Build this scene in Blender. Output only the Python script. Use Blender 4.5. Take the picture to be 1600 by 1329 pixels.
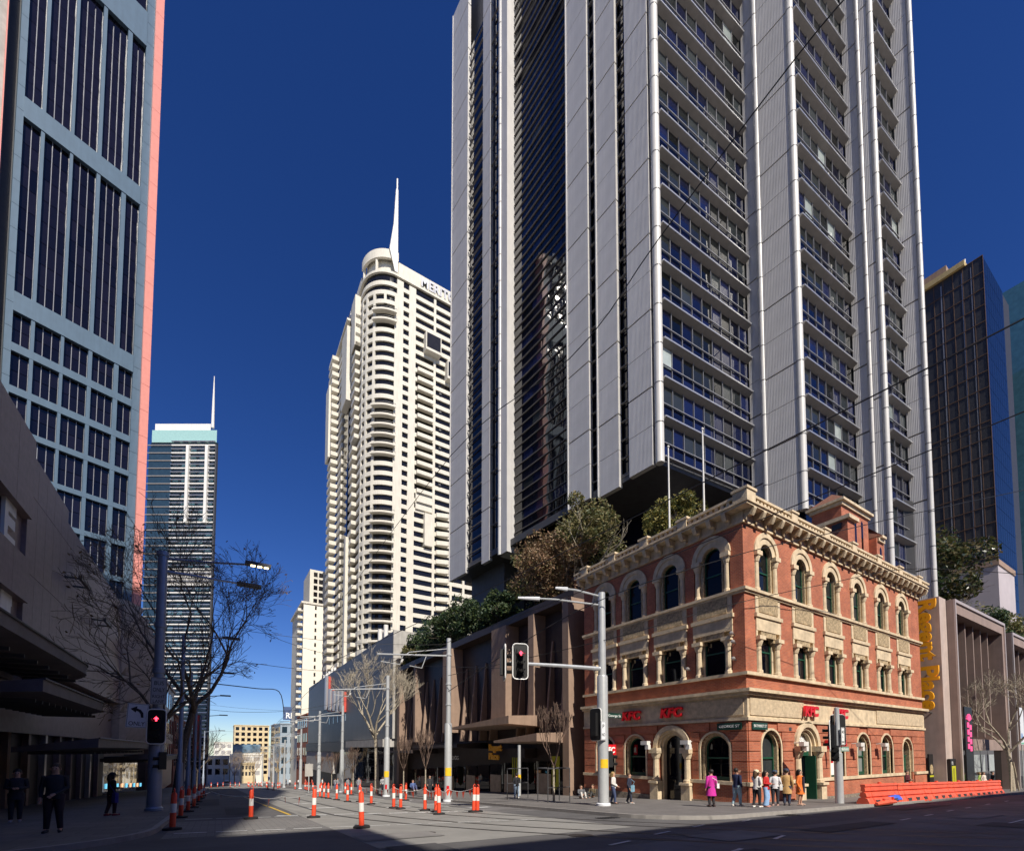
import bpy, bmesh, math, random
from mathutils import Matrix, Vector
for o in list(bpy.data.objects): bpy.data.objects.remove(o)
S = bpy.context.scene
C = S.collection
R = math.radians
# ---------------------------------------------------------------- camera, sky, sun, exposure
YAW, PITCH, FPX, PPX, PPY, CZ = R(32.2), R(2.8), 730., 800., 1134.3, 1.5
cd = bpy.data.cameras.new('camera'); cam = bpy.data.objects.new('camera', cd); C.objects.link(cam)
cam.location = (0, 0, CZ); cam.rotation_euler = (R(90)+PITCH, 0, -YAW)
cd.sensor_width = 36; cd.lens = 36*FPX/1600; cd.shift_y = (PPY-664.5)/1600; cd.clip_start = .1; cd.clip_end = 3000
S.camera = cam
L = Vector((.14, 1, -1.0)).normalized()          # direction the sunlight travels
W = bpy.data.worlds.new('World'); S.world = W; W.use_nodes = True
nt = W.node_tree; bg = nt.nodes['Background']
sky = nt.nodes.new('ShaderNodeTexSky'); sky.sky_type = 'NISHITA'; sky.sun_disc = False
sky.sun_elevation = math.asin(-L.z); sky.sun_rotation = math.atan2(-L.x, -L.y)
sky.altitude = 1500; sky.air_density = 1.0; sky.dust_density = .45; sky.ozone_density = 5.0
hsv = nt.nodes.new('ShaderNodeHueSaturation'); hsv.inputs['Saturation'].default_value = 1.24; hsv.inputs['Hue'].default_value = .518
nt.links.new(sky.outputs[0], hsv.inputs['Color']); nt.links.new(hsv.outputs[0], bg.inputs[0]); bg.inputs[1].default_value = .084
sl = bpy.data.lights.new('sun', 'SUN'); sl.energy = 5.0; sl.angle = R(.5); sl.color = (1, .93, .82)
so = bpy.data.objects.new('sun', sl); C.objects.link(so); so.location = (-20, -60, 90)
so.rotation_euler = (-L).to_track_quat('Z', 'Y').to_euler()
S.view_settings.view_transform = 'Standard'; S.view_settings.look = 'None'
S.view_settings.exposure = .3; S.view_settings.gamma = 1; S.view_settings.use_curve_mapping = False
S.cycles.max_bounces = 8; S.cycles.transparent_max_bounces = 6
# ---------------------------------------------------------------- helpers
_sa, _ca, _st, _ct = math.sin(YAW), math.cos(YAW), math.sin(PITCH), math.cos(PITCH)
_F = Vector((_sa*_ct, _ca*_ct, _st)); _Rt = Vector((_ca, -_sa, 0)); _U = Vector((-_sa*_st, -_ca*_st, _ct))
def G(x, y):                                      # the street falls away to the south and the west
    return -.057*max(-60, min(y, 330)) - .028*max(-150, min(x, 150))
def ray(px, py): return _F + _Rt*((px-PPX)/FPX) + _U*((PPY-py)/FPX)
def hit(px, py, n, c):
    d = ray(px, py); o = Vector((0, 0, CZ)); n = Vector(n); return o + d*((c-n.dot(o))/n.dot(d))
def onX(px, py, X): return hit(px, py, (1, 0, 0), X)
def onY(px, py, Y): return hit(px, py, (0, 1, 0), Y)
def onG(px, py): return hit(px, py, (.028, .057, 1), 0)
def dist(px, py, D):
    d = ray(px, py); return Vector((0, 0, CZ)) + d*(D/(d.x*_sa+d.y*_ca))
class Fr:                                         # a vertical facade plane: u to the right seen from outside, y inwards, z world up
    def __init__(s, x, y, rotz):
        s.M = Matrix.Translation((x, y, 0)) @ Matrix.Rotation(R(rotz), 4, 'Z')
        s.o = Vector((x, y, 0)); s.d = s.M.to_3x3() @ Vector((1, 0, 0)); s.n = s.M.to_3x3() @ Vector((0, 1, 0))
    def at(s, px, py):
        p = hit(px, py, s.n, s.n.dot(s.o)); return (p-s.o).dot(s.d), p.z
    def u(s, px, py): return s.at(px, py)[0]
    def P(s, u, y=0): return s.o + s.d*u + s.n*y
I4 = Matrix()
def T(x=0, y=0, z=0): return Matrix.Translation((x, y, z))
def RZ(a): return Matrix.Rotation(R(a), 4, 'Z')
def RX(a): return Matrix.Rotation(R(a), 4, 'X')
def RY(a): return Matrix.Rotation(R(a), 4, 'Y')
class MB:
    def __init__(s): s.v = []; s.f = []; s.sm = False
    def add(s, v, f):
        n = len(s.v); s.v += [tuple(p) for p in v]; s.f += [tuple(i+n for i in q) for q in f]; return s
    def box(s, x0, x1, y0, y1, z0, z1):
        return s.add([(x0,y0,z0),(x1,y0,z0),(x1,y1,z0),(x0,y1,z0),(x0,y0,z1),(x1,y0,z1),(x1,y1,z1),(x0,y1,z1)],
                     [(3,2,1,0),(4,5,6,7),(0,1,5,4),(1,2,6,5),(2,3,7,6),(3,0,4,7)])
    def quad(s, a, b, c, d): return s.add([a, b, c, d], [(0,1,2,3)])
    def prism(s, poly, z0, z1, ax='z'):           # polygon extruded along an axis
        m = {'z': lambda a,b,t:(a,b,t), 'y': lambda a,b,t:(a,t,b), 'x': lambda a,b,t:(t,a,b)}[ax]; n = len(poly)
        return s.add([m(a,b,z0) for a,b in poly]+[m(a,b,z1) for a,b in poly],
                     [tuple(range(n))[::-1], tuple(range(n,2*n))]+[(i,(i+1)%n,n+(i+1)%n,n+i) for i in range(n)])
    def tube(s, pts, rad, n=8, caps=True):
        pts = [Vector(p) for p in pts]; k = len(pts)
        if not hasattr(rad, '__len__'): rad = [rad]*k
        v = []; f = []
        for i, p in enumerate(pts):
            d = (pts[min(i+1,k-1)]-pts[max(i-1,0)]); d = d.normalized() if d.length > 1e-9 else Vector((0,0,1))
            a = d.orthogonal().normalized() if abs(d.z) < .99 else Vector((1,0,0)).cross(d).normalized()
            if i and abs(a.dot(pa)) < .999: a = (pa - d*pa.dot(d)); a = a.normalized() if a.length > 1e-6 else d.orthogonal().normalized()
            pa = a; b = d.cross(a)
            for j in range(n):
                t = 2*math.pi*j/n; v.append(p + (a*math.cos(t)+b*math.sin(t))*rad[i])
        for i in range(k-1):
            for j in range(n): f.append((i*n+j, i*n+(j+1)%n, (i+1)*n+(j+1)%n, (i+1)*n+j))
        if caps: f += [tuple(range(n))[::-1], tuple(range((k-1)*n, k*n))]
        return s.add(v, f)
    def lathe(s, prof, x=0, y=0, n=12, a0=0, a1=360):     # prof of (r, z) about a vertical axis
        full = a1-a0 >= 360; m = n if full else n+1; v = []; f = []
        for r, z in prof:
            for j in range(m):
                t = R(a0+(a1-a0)*j/n); v.append((x+r*math.cos(t), y+r*math.sin(t), z))
        for i in range(len(prof)-1):
            for j in range(n): a, b = i*m+j, i*m+(j+1)%m; f.append((a, b, b+m, a+m))
        return s.add(v, f)
    def ball(s, c, r, n=8):
        rx, ry, rz = r if hasattr(r, '__len__') else (r, r, r); v = []; f = []; m = n//2+1
        for i in range(m+1):
            p = math.pi*i/m
            for j in range(n): t = 2*math.pi*j/n; v.append((c[0]+rx*math.sin(p)*math.cos(t), c[1]+ry*math.sin(p)*math.sin(t), c[2]+rz*math.cos(p)))
        for i in range(m):
            for j in range(n): f.append((i*n+j, (i+1)*n+j, (i+1)*n+(j+1)%n, i*n+(j+1)%n))
        return s.add(v, f)
    def arch(s, r0, r1, zb, zs, y0, y1, n=14, cx=0):      # an arched ring with legs down to zb
        def out(r): return [(cx-r, zb)]+[(cx-r*math.cos(math.pi*i/n), zs+r*math.sin(math.pi*i/n)) for i in range(n+1)]+[(cx+r, zb)]
        a, b = out(r0), out(r1); k = len(a); v = [(x,y0,z) for x,z in a]+[(x,y0,z) for x,z in b]+[(x,y1,z) for x,z in a]+[(x,y1,z) for x,z in b]; f = []
        for i in range(k-1):
            f += [(i,i+1,k+i+1,k+i), (2*k+i,3*k+i,3*k+i+1,2*k+i+1), (k+i,k+i+1,3*k+i+1,3*k+i), (i,2*k+i,2*k+i+1,i+1)]
        f += [(0,k,3*k,2*k), (k-1,3*k-1,4*k-1,2*k-1)]
        return s.add(v, f)
    def disc(s, r, zb, zs, y, n=14, cx=0):                # a filled arched pane
        v = [(cx-r,y,zb)]+[(cx-r*math.cos(math.pi*i/n),y,zs+r*math.sin(math.pi*i/n)) for i in range(n+1)]+[(cx+r,y,zb)]
        return s.add(v, [tuple(range(len(v)))])
    def xf(s, M): s.v = [tuple(M @ Vector(p)) for p in s.v]; return s
    def merge(s, o, M=None): return s.add([M @ Vector(p) for p in o.v] if M else o.v, o.f)
    def drape(s): s.v = [(x,y,z+G(x,y)) for x,y,z in s.v]; return s
    def mesh(s, name, m, smooth=None):
        me = bpy.data.meshes.new(name); me.from_pydata(s.v, [], s.f); me.update()
        if m: me.materials.append(m)
        if smooth or s.sm:
            me.polygons.foreach_set('use_smooth', [True]*len(me.polygons)); me.set_sharp_from_angle(angle=R(smooth or 40))
        return me
WM = {}
def thing(name, label, cat, loc=(0,0,0), rz=0, group=None):
    o = bpy.data.objects.new(name, None); C.objects.link(o); o.empty_display_size = .3
    o.location = loc; o.rotation_euler = (0,0,R(rz)); o['label'] = label; o['category'] = cat
    if group: o['group'] = group
    WM[o] = Matrix.Translation(loc) @ RZ(rz); return o
def part(name, mb, m, parent, M=None, smooth=None, label=None):
    """one mesh object; M is its world matrix (None: the coordinates are local to the parent)"""
    me = mb.mesh(name, m, smooth) if isinstance(mb, MB) else mb
    o = bpy.data.objects.new(name, me); C.objects.link(o); o.parent = parent
    if M is None: WM[o] = WM[parent]
    else:
        o.matrix_parent_inverse = WM[parent].inverted(); o.matrix_basis = M; WM[o] = M
    if label: o['label'] = label
    return o
def solo(name, mb, m, label=None, cat=None, group=None, kind=None, M=None, smooth=None):
    me = mb.mesh(name, m, smooth) if isinstance(mb, MB) else mb
    o = bpy.data.objects.new(name, me); C.objects.link(o)
    if M: o.matrix_basis = M
    for k, v in (('label',label),('category',cat),('group',group),('kind',kind)):
        if v: o[k] = v
    WM[o] = M or I4; return o
def struct(name, mb, m): return solo(name, mb.drape() if isinstance(mb, MB) else mb, m, kind='structure')
_kids = {}
def copy_tree(o, parent=None):
    c = o.copy(); C.objects.link(c)
    if parent: c.parent = parent
    for ch in list(o.children): copy_tree(ch, c)
    return c
_bx = {}
def bmesh_box(sx, sy, sz, m):                     # a shared box, origin at its lower front left corner
    k = (round(sx,2), round(sy,2), round(sz,2), m.name)
    if k not in _bx: _bx[k] = MB().box(0, sx, 0, sy, 0, sz).mesh('piece', m)
    return _bx[k]
def pbox(name, parent, M, u0, u1, y0, y1, z0, z1, m):
    return part(name, bmesh_box(u1-u0, y1-y0, z1-z0, m), None, parent, M @ T(u0, y0, z0))
def fbox(mb, M, u0, u1, y0, y1, z0, z1): return mb.merge(MB().box(u0,u1,y0,y1,z0,z1), M)
_fc = {}
def text_mesh(body, m, h=1., depth=.1, bold=.0, shear=0., name='letter'):
    k = (body, m.name, h, depth, bold, shear)
    if k in _fc: return _fc[k]
    cu = bpy.data.curves.new('t', 'FONT'); cu.body = body; cu.size = h/.73; cu.extrude = depth/2; cu.offset = bold; cu.shear = shear; cu.resolution_u = 3
    ob = bpy.data.objects.new('t', cu); C.objects.link(ob); bpy.context.view_layer.update()
    me = bpy.data.meshes.new_from_object(ob.evaluated_get(bpy.context.evaluated_depsgraph_get())); me.name = name
    C.objects.unlink(ob); bpy.data.objects.remove(ob); me.materials.clear(); me.materials.append(m)
    xs = [v.co.x for v in me.vertices]; x0, x1 = (min(xs), max(xs)) if xs else (0, h*.3)
    _fc[k] = (me, x0, x1); return _fc[k]
def lettering(name, body, m, parent, M, h, depth=.05, bold=0., shear=0., width=None, one=False):
    """upright letters facing -y of frame M, starting at its origin; each letter is a part (one=True: one part)"""
    x1 = text_mesh(body, m, h, depth, bold, shear)[2]; sx = width/x1 if width else 1
    RM = M @ RX(90)
    if one:
        o = part(name, text_mesh(body, m, h, depth, bold, shear)[0], None, parent, RM @ Matrix.Diagonal((sx,1,1,1))); return o
    for i, ch in enumerate(body):
        if ch == ' ': continue
        off = text_mesh(body[:i+1], m, h, depth, bold, shear)[2]-text_mesh(ch, m, h, depth, bold, shear)[2]
        part(name, text_mesh(ch, m, h, depth, bold, shear)[0], None, parent, RM @ T(off*sx, 0, 0) @ Matrix.Diagonal((sx,1,1,1)))
# ---------------------------------------------------------------- materials
def mat(name, col, rough=.7, metal=0., var=.12, scale=3., bump=0., spec=.5, emit=None, es=1., rnd=0., streak=0., ior=None):
    m = bpy.data.materials.new(name); m.use_nodes = True; t = m.node_tree; b = t.nodes['Principled BSDF']; lk = t.links.new
    b.inputs['Roughness'].default_value = rough; b.inputs['Metallic'].default_value = metal
    b.inputs['Specular IOR Level'].default_value = spec
    if ior: b.inputs['IOR'].default_value = ior
    if emit: b.inputs['Emission Color'].default_value = (*emit, 1); b.inputs['Emission Strength'].default_value = es
    b.inputs['Base Color'].default_value = (*col, 1)
    if var or bump or rnd or streak:
        tc = t.nodes.new('ShaderNodeTexCoord'); nz = t.nodes.new('ShaderNodeTexNoise'); nz.inputs['Scale'].default_value = scale; nz.inputs['Detail'].default_value = 5
        lk(tc.outputs['Object'], nz.inputs['Vector'])
        hs = t.nodes.new('ShaderNodeHueSaturation'); hs.inputs['Color'].default_value = (*col, 1)
        mr = t.nodes.new('ShaderNodeMapRange'); mr.inputs[1].default_value = .25; mr.inputs[2].default_value = .75; mr.inputs[3].default_value = 1-var*1.3; mr.inputs[4].default_value = 1+var
        lk(nz.outputs['Fac'], mr.inputs[0]); last = mr.outputs[0]
        def mul(a, o):
            x = t.nodes.new('ShaderNodeMath'); x.operation = 'MULTIPLY'; lk(a, x.inputs[0]); lk(o, x.inputs[1]); return x.outputs[0]
        if rnd:
            oi = t.nodes.new('ShaderNodeObjectInfo'); m2 = t.nodes.new('ShaderNodeMapRange'); m2.inputs[3].default_value = 1-rnd; m2.inputs[4].default_value = 1+rnd
            lk(oi.outputs['Random'], m2.inputs[0]); last = mul(last, m2.outputs[0])
        if streak:
            mp = t.nodes.new('ShaderNodeMapping'); mp.inputs['Scale'].default_value = (1.5, 1.5, .12); lk(tc.outputs['Object'], mp.inputs[0])
            n2 = t.nodes.new('ShaderNodeTexNoise'); n2.inputs['Scale'].default_value = 2.; n2.inputs['Detail'].default_value = 6; lk(mp.outputs[0], n2.inputs['Vector'])
            m3 = t.nodes.new('ShaderNodeMapRange'); m3.inputs[1].default_value = .3; m3.inputs[2].default_value = .7; m3.inputs[3].default_value = 1-streak; m3.inputs[4].default_value = 1.05
            lk(n2.outputs['Fac'], m3.inputs[0]); last = mul(last, m3.outputs[0])
        lk(last, hs.inputs['Value']); lk(hs.outputs[0], b.inputs['Base Color'])
        if bump:
            bp = t.nodes.new('ShaderNodeBump'); bp.inputs['Strength'].default_value = bump; bp.inputs['Distance'].default_value = .05
            n3 = t.nodes.new('ShaderNodeTexNoise'); n3.inputs['Scale'].default_value = scale*6; n3.inputs['Detail'].default_value = 4; lk(tc.outputs['Object'], n3.inputs['Vector'])
            lk(n3.outputs['Fac'], bp.inputs['Height']); lk(bp.outputs[0], b.inputs['Normal'])
    return m
def glass(name, col, rough=.03, ior=1.9, rnd=.35, wob=.02, tint=None):
    """tinted reflective facade glass: dark body, mirror coat, each pane slightly out of true"""
    m = mat(name, col, rough, 0, .15, 1.2, 0, .5, rnd=rnd, ior=ior); t = m.node_tree; b = t.nodes['Principled BSDF']; lk = t.links.new
    if tint: b.inputs['Specular Tint'].default_value = (*tint, 1)
    tc = t.nodes.new('ShaderNodeTexCoord'); nz = t.nodes.new('ShaderNodeTexNoise'); nz.inputs['Scale'].default_value = .35; nz.inputs['Detail'].default_value = 1
    oi = t.nodes.new('ShaderNodeObjectInfo'); va = t.nodes.new('ShaderNodeVectorMath'); va.operation = 'ADD'
    lk(tc.outputs['Object'], va.inputs[0]); lk(oi.outputs['Location'], va.inputs[1]); lk(va.outputs[0], nz.inputs['Vector'])
    bp = t.nodes.new('ShaderNodeBump'); bp.inputs['Strength'].default_value = wob*10; bp.inputs['Distance'].default_value = .1
    lk(nz.outputs['Fac'], bp.inputs['Height']); lk(bp.outputs[0], b.inputs['Normal'])
    return m
def tiled(name, c1, c2, cm, bw, bh, ms=.02, rough=.8, flat=False, bump=.4, off=.5, var=.25, big=.5):
    """bricks, pavers or sheet joints; walls use (x+y, z), floors (x, y)"""
    m = bpy.data.materials.new(name); m.use_nodes = True; t = m.node_tree; b = t.nodes['Principled BSDF']; lk = t.links.new
    b.inputs['Roughness'].default_value = rough
    tc = t.nodes.new('ShaderNodeTexCoord'); sp = t.nodes.new('ShaderNodeSeparateXYZ'); cb = t.nodes.new('ShaderNodeCombineXYZ'); lk(tc.outputs['Object'], sp.inputs[0])
    if flat: lk(sp.outputs[0], cb.inputs[0]); lk(sp.outputs[1], cb.inputs[1])
    else:
        ad = t.nodes.new('ShaderNodeMath'); lk(sp.outputs[0], ad.inputs[0]); lk(sp.outputs[1], ad.inputs[1]); lk(ad.outputs[0], cb.inputs[0]); lk(sp.outputs[2], cb.inputs[1])
    br = t.nodes.new('ShaderNodeTexBrick'); br.offset = off; br.inputs['Scale'].default_value = 1; br.inputs['Brick Width'].default_value = bw; br.inputs['Row Height'].default_value = bh
    br.inputs['Mortar Size'].default_value = ms; br.inputs['Mortar Smooth'].default_value = .2
    for k, c in (('Color1', c1), ('Color2', c2), ('Mortar', cm)): br.inputs[k].default_value = (*c, 1)
    lk(cb.outputs[0], br.inputs['Vector'])
    nz = t.nodes.new('ShaderNodeTexNoise'); nz.inputs['Scale'].default_value = big; nz.inputs['Detail'].default_value = 8; nz.inputs['Roughness'].default_value = .65; lk(tc.outputs['Object'], nz.inputs['Vector'])
    mr = t.nodes.new('ShaderNodeMapRange'); mr.inputs[1].default_value = .3; mr.inputs[2].default_value = .7; mr.inputs[3].default_value = 1-var; mr.inputs[4].default_value = 1+var*.6; lk(nz.outputs['Fac'], mr.inputs[0])
    hs = t.nodes.new('ShaderNodeHueSaturation'); lk(br.outputs['Color'], hs.inputs['Color']); lk(mr.outputs[0], hs.inputs['Value']); lk(hs.outputs[0], b.inputs['Base Color'])
    if bump:
        bp = t.nodes.new('ShaderNodeBump'); bp.inputs['Strength'].default_value = bump; bp.inputs['Distance'].default_value = .01; bp.invert = True
        lk(br.outputs['Fac'], bp.inputs['Height']); lk(bp.outputs[0], b.inputs['Normal'])
    return m
BRICK = tiled('red brick', (.50,.135,.06), (.37,.088,.045), (.42,.22,.14), .24, .086, .012, var=.32, big=.9)
STONE = mat('sandstone', (.66,.53,.36), .85, var=.2, scale=2.5, bump=.25, streak=.18)
CARVED = mat('carved sandstone', (.5,.38,.23), .9, var=.45, scale=7, bump=1.)
CARVEDL = mat('shallow carved sandstone', (.62,.49,.33), .9, var=.2, scale=5, bump=1.)
ROCK = mat('rock-faced plinth stone', (.24,.20,.16), .95, var=.4, scale=5, bump=1.)
WPANEL = mat('pale ribbed panel', (.56,.545,.53), .45, .15, .05, 1., 0, rnd=.03, streak=.06)
_t = WPANEL.node_tree; _w = _t.nodes.new('ShaderNodeTexWave'); _w.inputs['Scale'].default_value = 2.2; _c = _t.nodes.new('ShaderNodeTexCoord'); _b = _t.nodes.new('ShaderNodeBump')
_b.inputs['Strength'].default_value = .35; _b.inputs['Distance'].default_value = .03; _t.links.new(_c.outputs['Object'], _w.inputs['Vector']); _t.links.new(_w.outputs['Fac'], _b.inputs['Height']); _t.links.new(_b.outputs[0], _t.nodes['Principled BSDF'].inputs['Normal'])
POSTM = mat('pale round column cladding', (.60,.585,.56), .4, .0, .05, 2., streak=.08)
OLDG = glass('old dark window glass', (.008,.008,.01), ior=1.3, rnd=.5)
WHITE = mat('white painted metal', (.72,.70,.66), .4, .0, .05, 2., streak=.05)
ALU = mat('brushed aluminium', (.55,.55,.56), .35, .7, .05, 3.)
ALUD = mat('dull grey aluminium', (.30,.30,.31), .4, .4, .05, 3.)
LEDGE = mat('grey sunshade soffit', (.23,.215,.205), .5, .1, .08, 2.)
DARK = mat('dark charcoal cladding', (.03,.03,.034), .5, 0, .2, 2.)
DGREY = mat('dark grey metal', (.08,.08,.085), .5, .3, .15, 2.)
NAVY = glass('navy curtain glass', (.006,.009,.035), ior=1.48, rnd=.7)
TEAL = glass('window glass with blinds', (.022,.026,.028), ior=1.45, rnd=.9)
BLIND = glass('window with pale blind behind', (.30,.34,.33), ior=1.6, rnd=.3)
BLACKG = glass('black curtain glass', (.004,.004,.009), ior=1.48, rnd=.5)
CREAM = mat('cream painted concrete', (.67,.63,.54), .75, var=.06, scale=.5, streak=.1)
WINDK = glass('dark apartment glass', (.018,.017,.018), ior=1.5, rnd=.8)
PINKG = mat('pink granite', (.74,.29,.24), .4, 0, .06, 2.)
BLUEG = mat('blue grey painted mullion', (.095,.152,.215), .45, .1, .06, 1., streak=.08)
GRANITE = mat('brown granite cladding', (.235,.175,.17), .5, 0, .15, 3.)
TAN = mat('tan sandstone cladding', (.30,.205,.15), .8, 0, .1, 1.5, streak=.12)
BRONZE = mat('dark brown metal cladding', (.045,.032,.03), .5, .1, .2, 2.)
GREYZ = tiled('grey zinc sheet cladding', (.135,.133,.135), (.12,.118,.12), (.09,.09,.09), .9, 6., .02, .45, off=0., bump=.3, var=.12)
CONC = mat('pale concrete', (.42,.40,.37), .85, var=.15, scale=1.2, streak=.15)
BROWNG = glass('bronze black glass', (.035,.015,.009), ior=1.2, rnd=.6, wob=.05, tint=(1,.75,.65))
TURQ = glass('turquoise glass', (.05,.125,.16), ior=1.9, rnd=.4)
GREEN = mat('dark green joinery', (.012,.075,.042), .4)
ROOFT = mat('terracotta roof tiles', (.2,.085,.055), .8, var=.25, scale=6, bump=.4)
RED = mat('red sign enamel', (.62,.012,.02), .35)
WTXT = mat('white lettering', (.85,.85,.83), .4, var=0)
YEL = mat('golden yellow sign', (.92,.42,.012), .4, var=.03)
ORANGE = mat('safety orange plastic', (.80,.075,.028), .45, var=.08, scale=6)
BARR = mat('orange barrier plastic', (.78,.12,.06), .5, var=.12, scale=3, rnd=.05, streak=.12)
REFL = mat('white reflective band', (.78,.76,.72), .4, var=.08)
RUBBER = mat('black rubber', (.018,.018,.018), .8, var=.2)
POLE = mat('galvanised pale pole', (.58,.60,.61), .35, .35, .06, 4., streak=.06)
POLEB = mat('blue grey steel pole', (.30,.35,.44), .4, .3, .08, 3.)
BLACKP = mat('black plastic housing', (.015,.015,.016), .45, var=.1)
BARK = mat('grey brown bark', (.13,.10,.075), .95, var=.4, scale=8, bump=.6)
PALEB = mat('pale plane tree bark', (.38,.33,.25), .9, var=.35, scale=7, bump=.5)
# ================================================================ GROUND
ASPH = mat('asphalt', (.10,.096,.096), .9, var=.22, scale=.7, bump=.35)
ASPHL = mat('worn grey asphalt', (.15,.142,.14), .9, var=.3, scale=.6, bump=.3)
SLAB = mat('concrete track slab', (.24,.232,.215), .85, var=.14, scale=.8, bump=.15, streak=.0)
PAVER = tiled('granite footpath pavers', (.175,.163,.155), (.14,.13,.124), (.075,.07,.068), .9, .6, .012, .75, True, .3, var=.22, big=.4)
XPAV = tiled('crossing pavers', (.2,.19,.18), (.16,.155,.15), (.09,.085,.08), .4, .2, .012, .85, True, .3, var=.15, big=.6)
KERB = mat('kerb stone', (.30,.28,.26), .8, var=.15, scale=4)
PAINT = mat('white road paint', (.62,.62,.60), .6, var=.25, scale=5)
YPAINT = mat('yellow road paint', (.6,.38,.04), .6, var=.2, scale=5)
RAIL = mat('steel rail', (.05,.045,.045), .5, .4, .2, 5.)
def sheet(mb, x0, x1, y0, y1, z, n=1):
    for i in range(n):
        a = y0+(y1-y0)*i/n; b = y0+(y1-y0)*(i+1)/n; mb.quad((x0,a,z),(x1,a,z),(x1,b,z),(x0,b,z))
    return mb
m = MB(); xs = [-900,-400,-150,0,150,400,900]; ys = [-500,-60,60,200,330,700,1500]
for i in range(6):
    for j in range(6): m.quad((xs[i],ys[j],-.06),(xs[i+1],ys[j],-.06),(xs[i+1],ys[j+1],-.06),(xs[i],ys[j+1],-.06))
struct('ground', m, CONC)
struct('road', sheet(sheet(sheet(sheet(MB(), -1.45, 13.3, 10.3, 325, 0), -140, 145, -10, 10.3, 0), -140, -1.45, 10.3, 17.4, 0), 13.3, 17, 10.3, 13.4, 0), ASPH)
struct('tramway_track_slab', sheet(MB(), 3.05, 10.9, 10.3, 320, .006), SLAB)
struct('side_lane_surface', sheet(MB(), 10.9, 13.3, 18.4, 120, .006), ASPHL)
struct('pedestrian_crossing_paving', sheet(MB(), -1.2, 3.05, 15.3, 21.3, .005), XPAV)
struct('crossing_road_patch', sheet(MB(), -4, 40, 2.2, 7.6, .005), ASPHL)
def pavement(name, poly, r=None):
    m = MB(); n = len(poly); m.prism([(x,y) for x,y in poly], -.3, .13); return struct(name, m, PAVER)
def arc(cx, cy, r, a0, a1, n=8): return [(cx+r*math.cos(R(a0+(a1-a0)*i/n)), cy+r*math.sin(R(a0+(a1-a0)*i/n))) for i in range(n+1)]
pavement('pavement_west', arc(16.3,13.3,3,180,270)+[(140,10.3),(140,40),(30,40),(30,320),(13.3,320)])
pavement('pavement_east', arc(-6.45,17.3,5,-90,0)+[(-1.45,320),(-30,320),(-30,30),(-120,30),(-120,12.3)])
pavement('pavement_north', [(-120,-10),(-120,-40),(140,-40),(140,-10)])
def kerb(name, pts, w=.16):
    m = MB(); p = [Vector((x,y,0)) for x,y in pts]
    for a, b in zip(p, p[1:]):
        d = (b-a); n = Vector((-d.y,d.x,0)).normalized()*w
        q = [a, b, b+n, a+n]; m.prism([(v.x,v.y) for v in q], -.25, .142)
    return struct(name, m, KERB)
kerb('kerb_west', ([(13.28,y) for y in (320,200,120,80,60,45,35,28,22,17,13.3)]+arc(16.3,13.3,3.02,180,270)[1:]+[(x,10.28) for x in (20,25,30,38,48,60,80,140)]))
kerb('kerb_east', [(-120,12.28),(-40,12.28),(-20,12.28)]+arc(-6.45,17.3,5.02,-90,0)+[(-1.43,y) for y in (20,25,32,40,55,80,120,200,320)])
m = MB()
for x in (4.15, 5.6, 7.75, 9.2):
    pts = [(x,y) for y in (320,120,60,40,30,24)]+[(x+(24-y)**2*.019, y) for y in (21,18,15,12,9,6,3,0,-3,-6,-9)]
    for a, b in zip(pts, pts[1:]):
        m.add([(a[0]-.05,a[1],.012),(a[0]+.05,a[1],.012),(b[0]+.05,b[1],.012),(b[0]-.05,b[1],.012)], [(0,1,2,3)])
        m.add([(a[0]+.09,a[1],.010),(a[0]+.13,a[1],.010),(b[0]+.13,b[1],.010),(b[0]+.09,b[1],.010)], [(0,1,2,3)])
struct('tram_rails', m, RAIL)
m = MB()
def dash(m, x0, y0, x1, y1, w, z=.016):
    d = Vector((x1-x0,y1-y0,0)).normalized(); n = Vector((-d.y,d.x,0))*w/2
    m.add([(x0-n.x,y0-n.y,z),(x1-n.x,y1-n.y,z),(x1+n.x,y1+n.y,z),(x0+n.x,y0+n.y,z)], [(0,1,2,3)])
for i in range(11):
    x = -1.+i*1.02; dash(m, x, 16.6-.21*x-.2, x+.8, 16.6-.21*(x+.8)-.2, .13)
    if i != 5: dash(m, x, 22.2-.25*x, x+.9, 22.2-.25*(x+.9), .12)
for i in range(8): dash(m, 10.7-i*1.1, 19.6+i*.35, 9.9-i*1.1, 19.8+i*.35, .3)
for x, y in ((4.9,27),(8.5,25),(4.9,33),(8.5,31),(11.9,22),(11.9,27),(11.6,33)): dash(m, x-.7, y, x+.7, y+.25, .5)
for y in range(24, 90, 6): dash(m, 10.95, y, 10.95, y+3.4, .14)
for x, y in ((19.86,6.57),(22.8,6.78),(26.4,7.1),(29.6,7.3),(34,7.6),(39,7.9),(45,8.2),(51,8.5)): dash(m, x, y, x+1., y+.06, .1)
for x, y in ((7.5,7.8),(9.9,8.6),(12.3,9.2),(15.2,9.4),(8.5,5.6),(11.5,6.3)): dash(m, x, y, x+.9, y+.25, .1)
dash(m, 20, 4.2, 60, 5.2, .08)
struct('road_markings', m, PAINT)
PATCH = mat('dark asphalt patch', (.06,.058,.06), .92, var=.2, scale=1.2, bump=.3); PATCH2 = mat('pale asphalt patch', (.2,.19,.18), .9, var=.2, scale=1.)
m = MB(); m2 = MB()
for x0, x1, y0, y1 in ((6.0,9.6,4.6,5.7),(14,18.5,6.2,7.0),(3.2,4.4,7.8,10.4),(19.5,21.2,2.6,4.6),(26,32,8.4,9.1),(38,45,6.0,6.8),(.4,1.5,24,30),(-.9,.2,34,46)): sheet(m, x0,x1,y0,y1,.0185)
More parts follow.
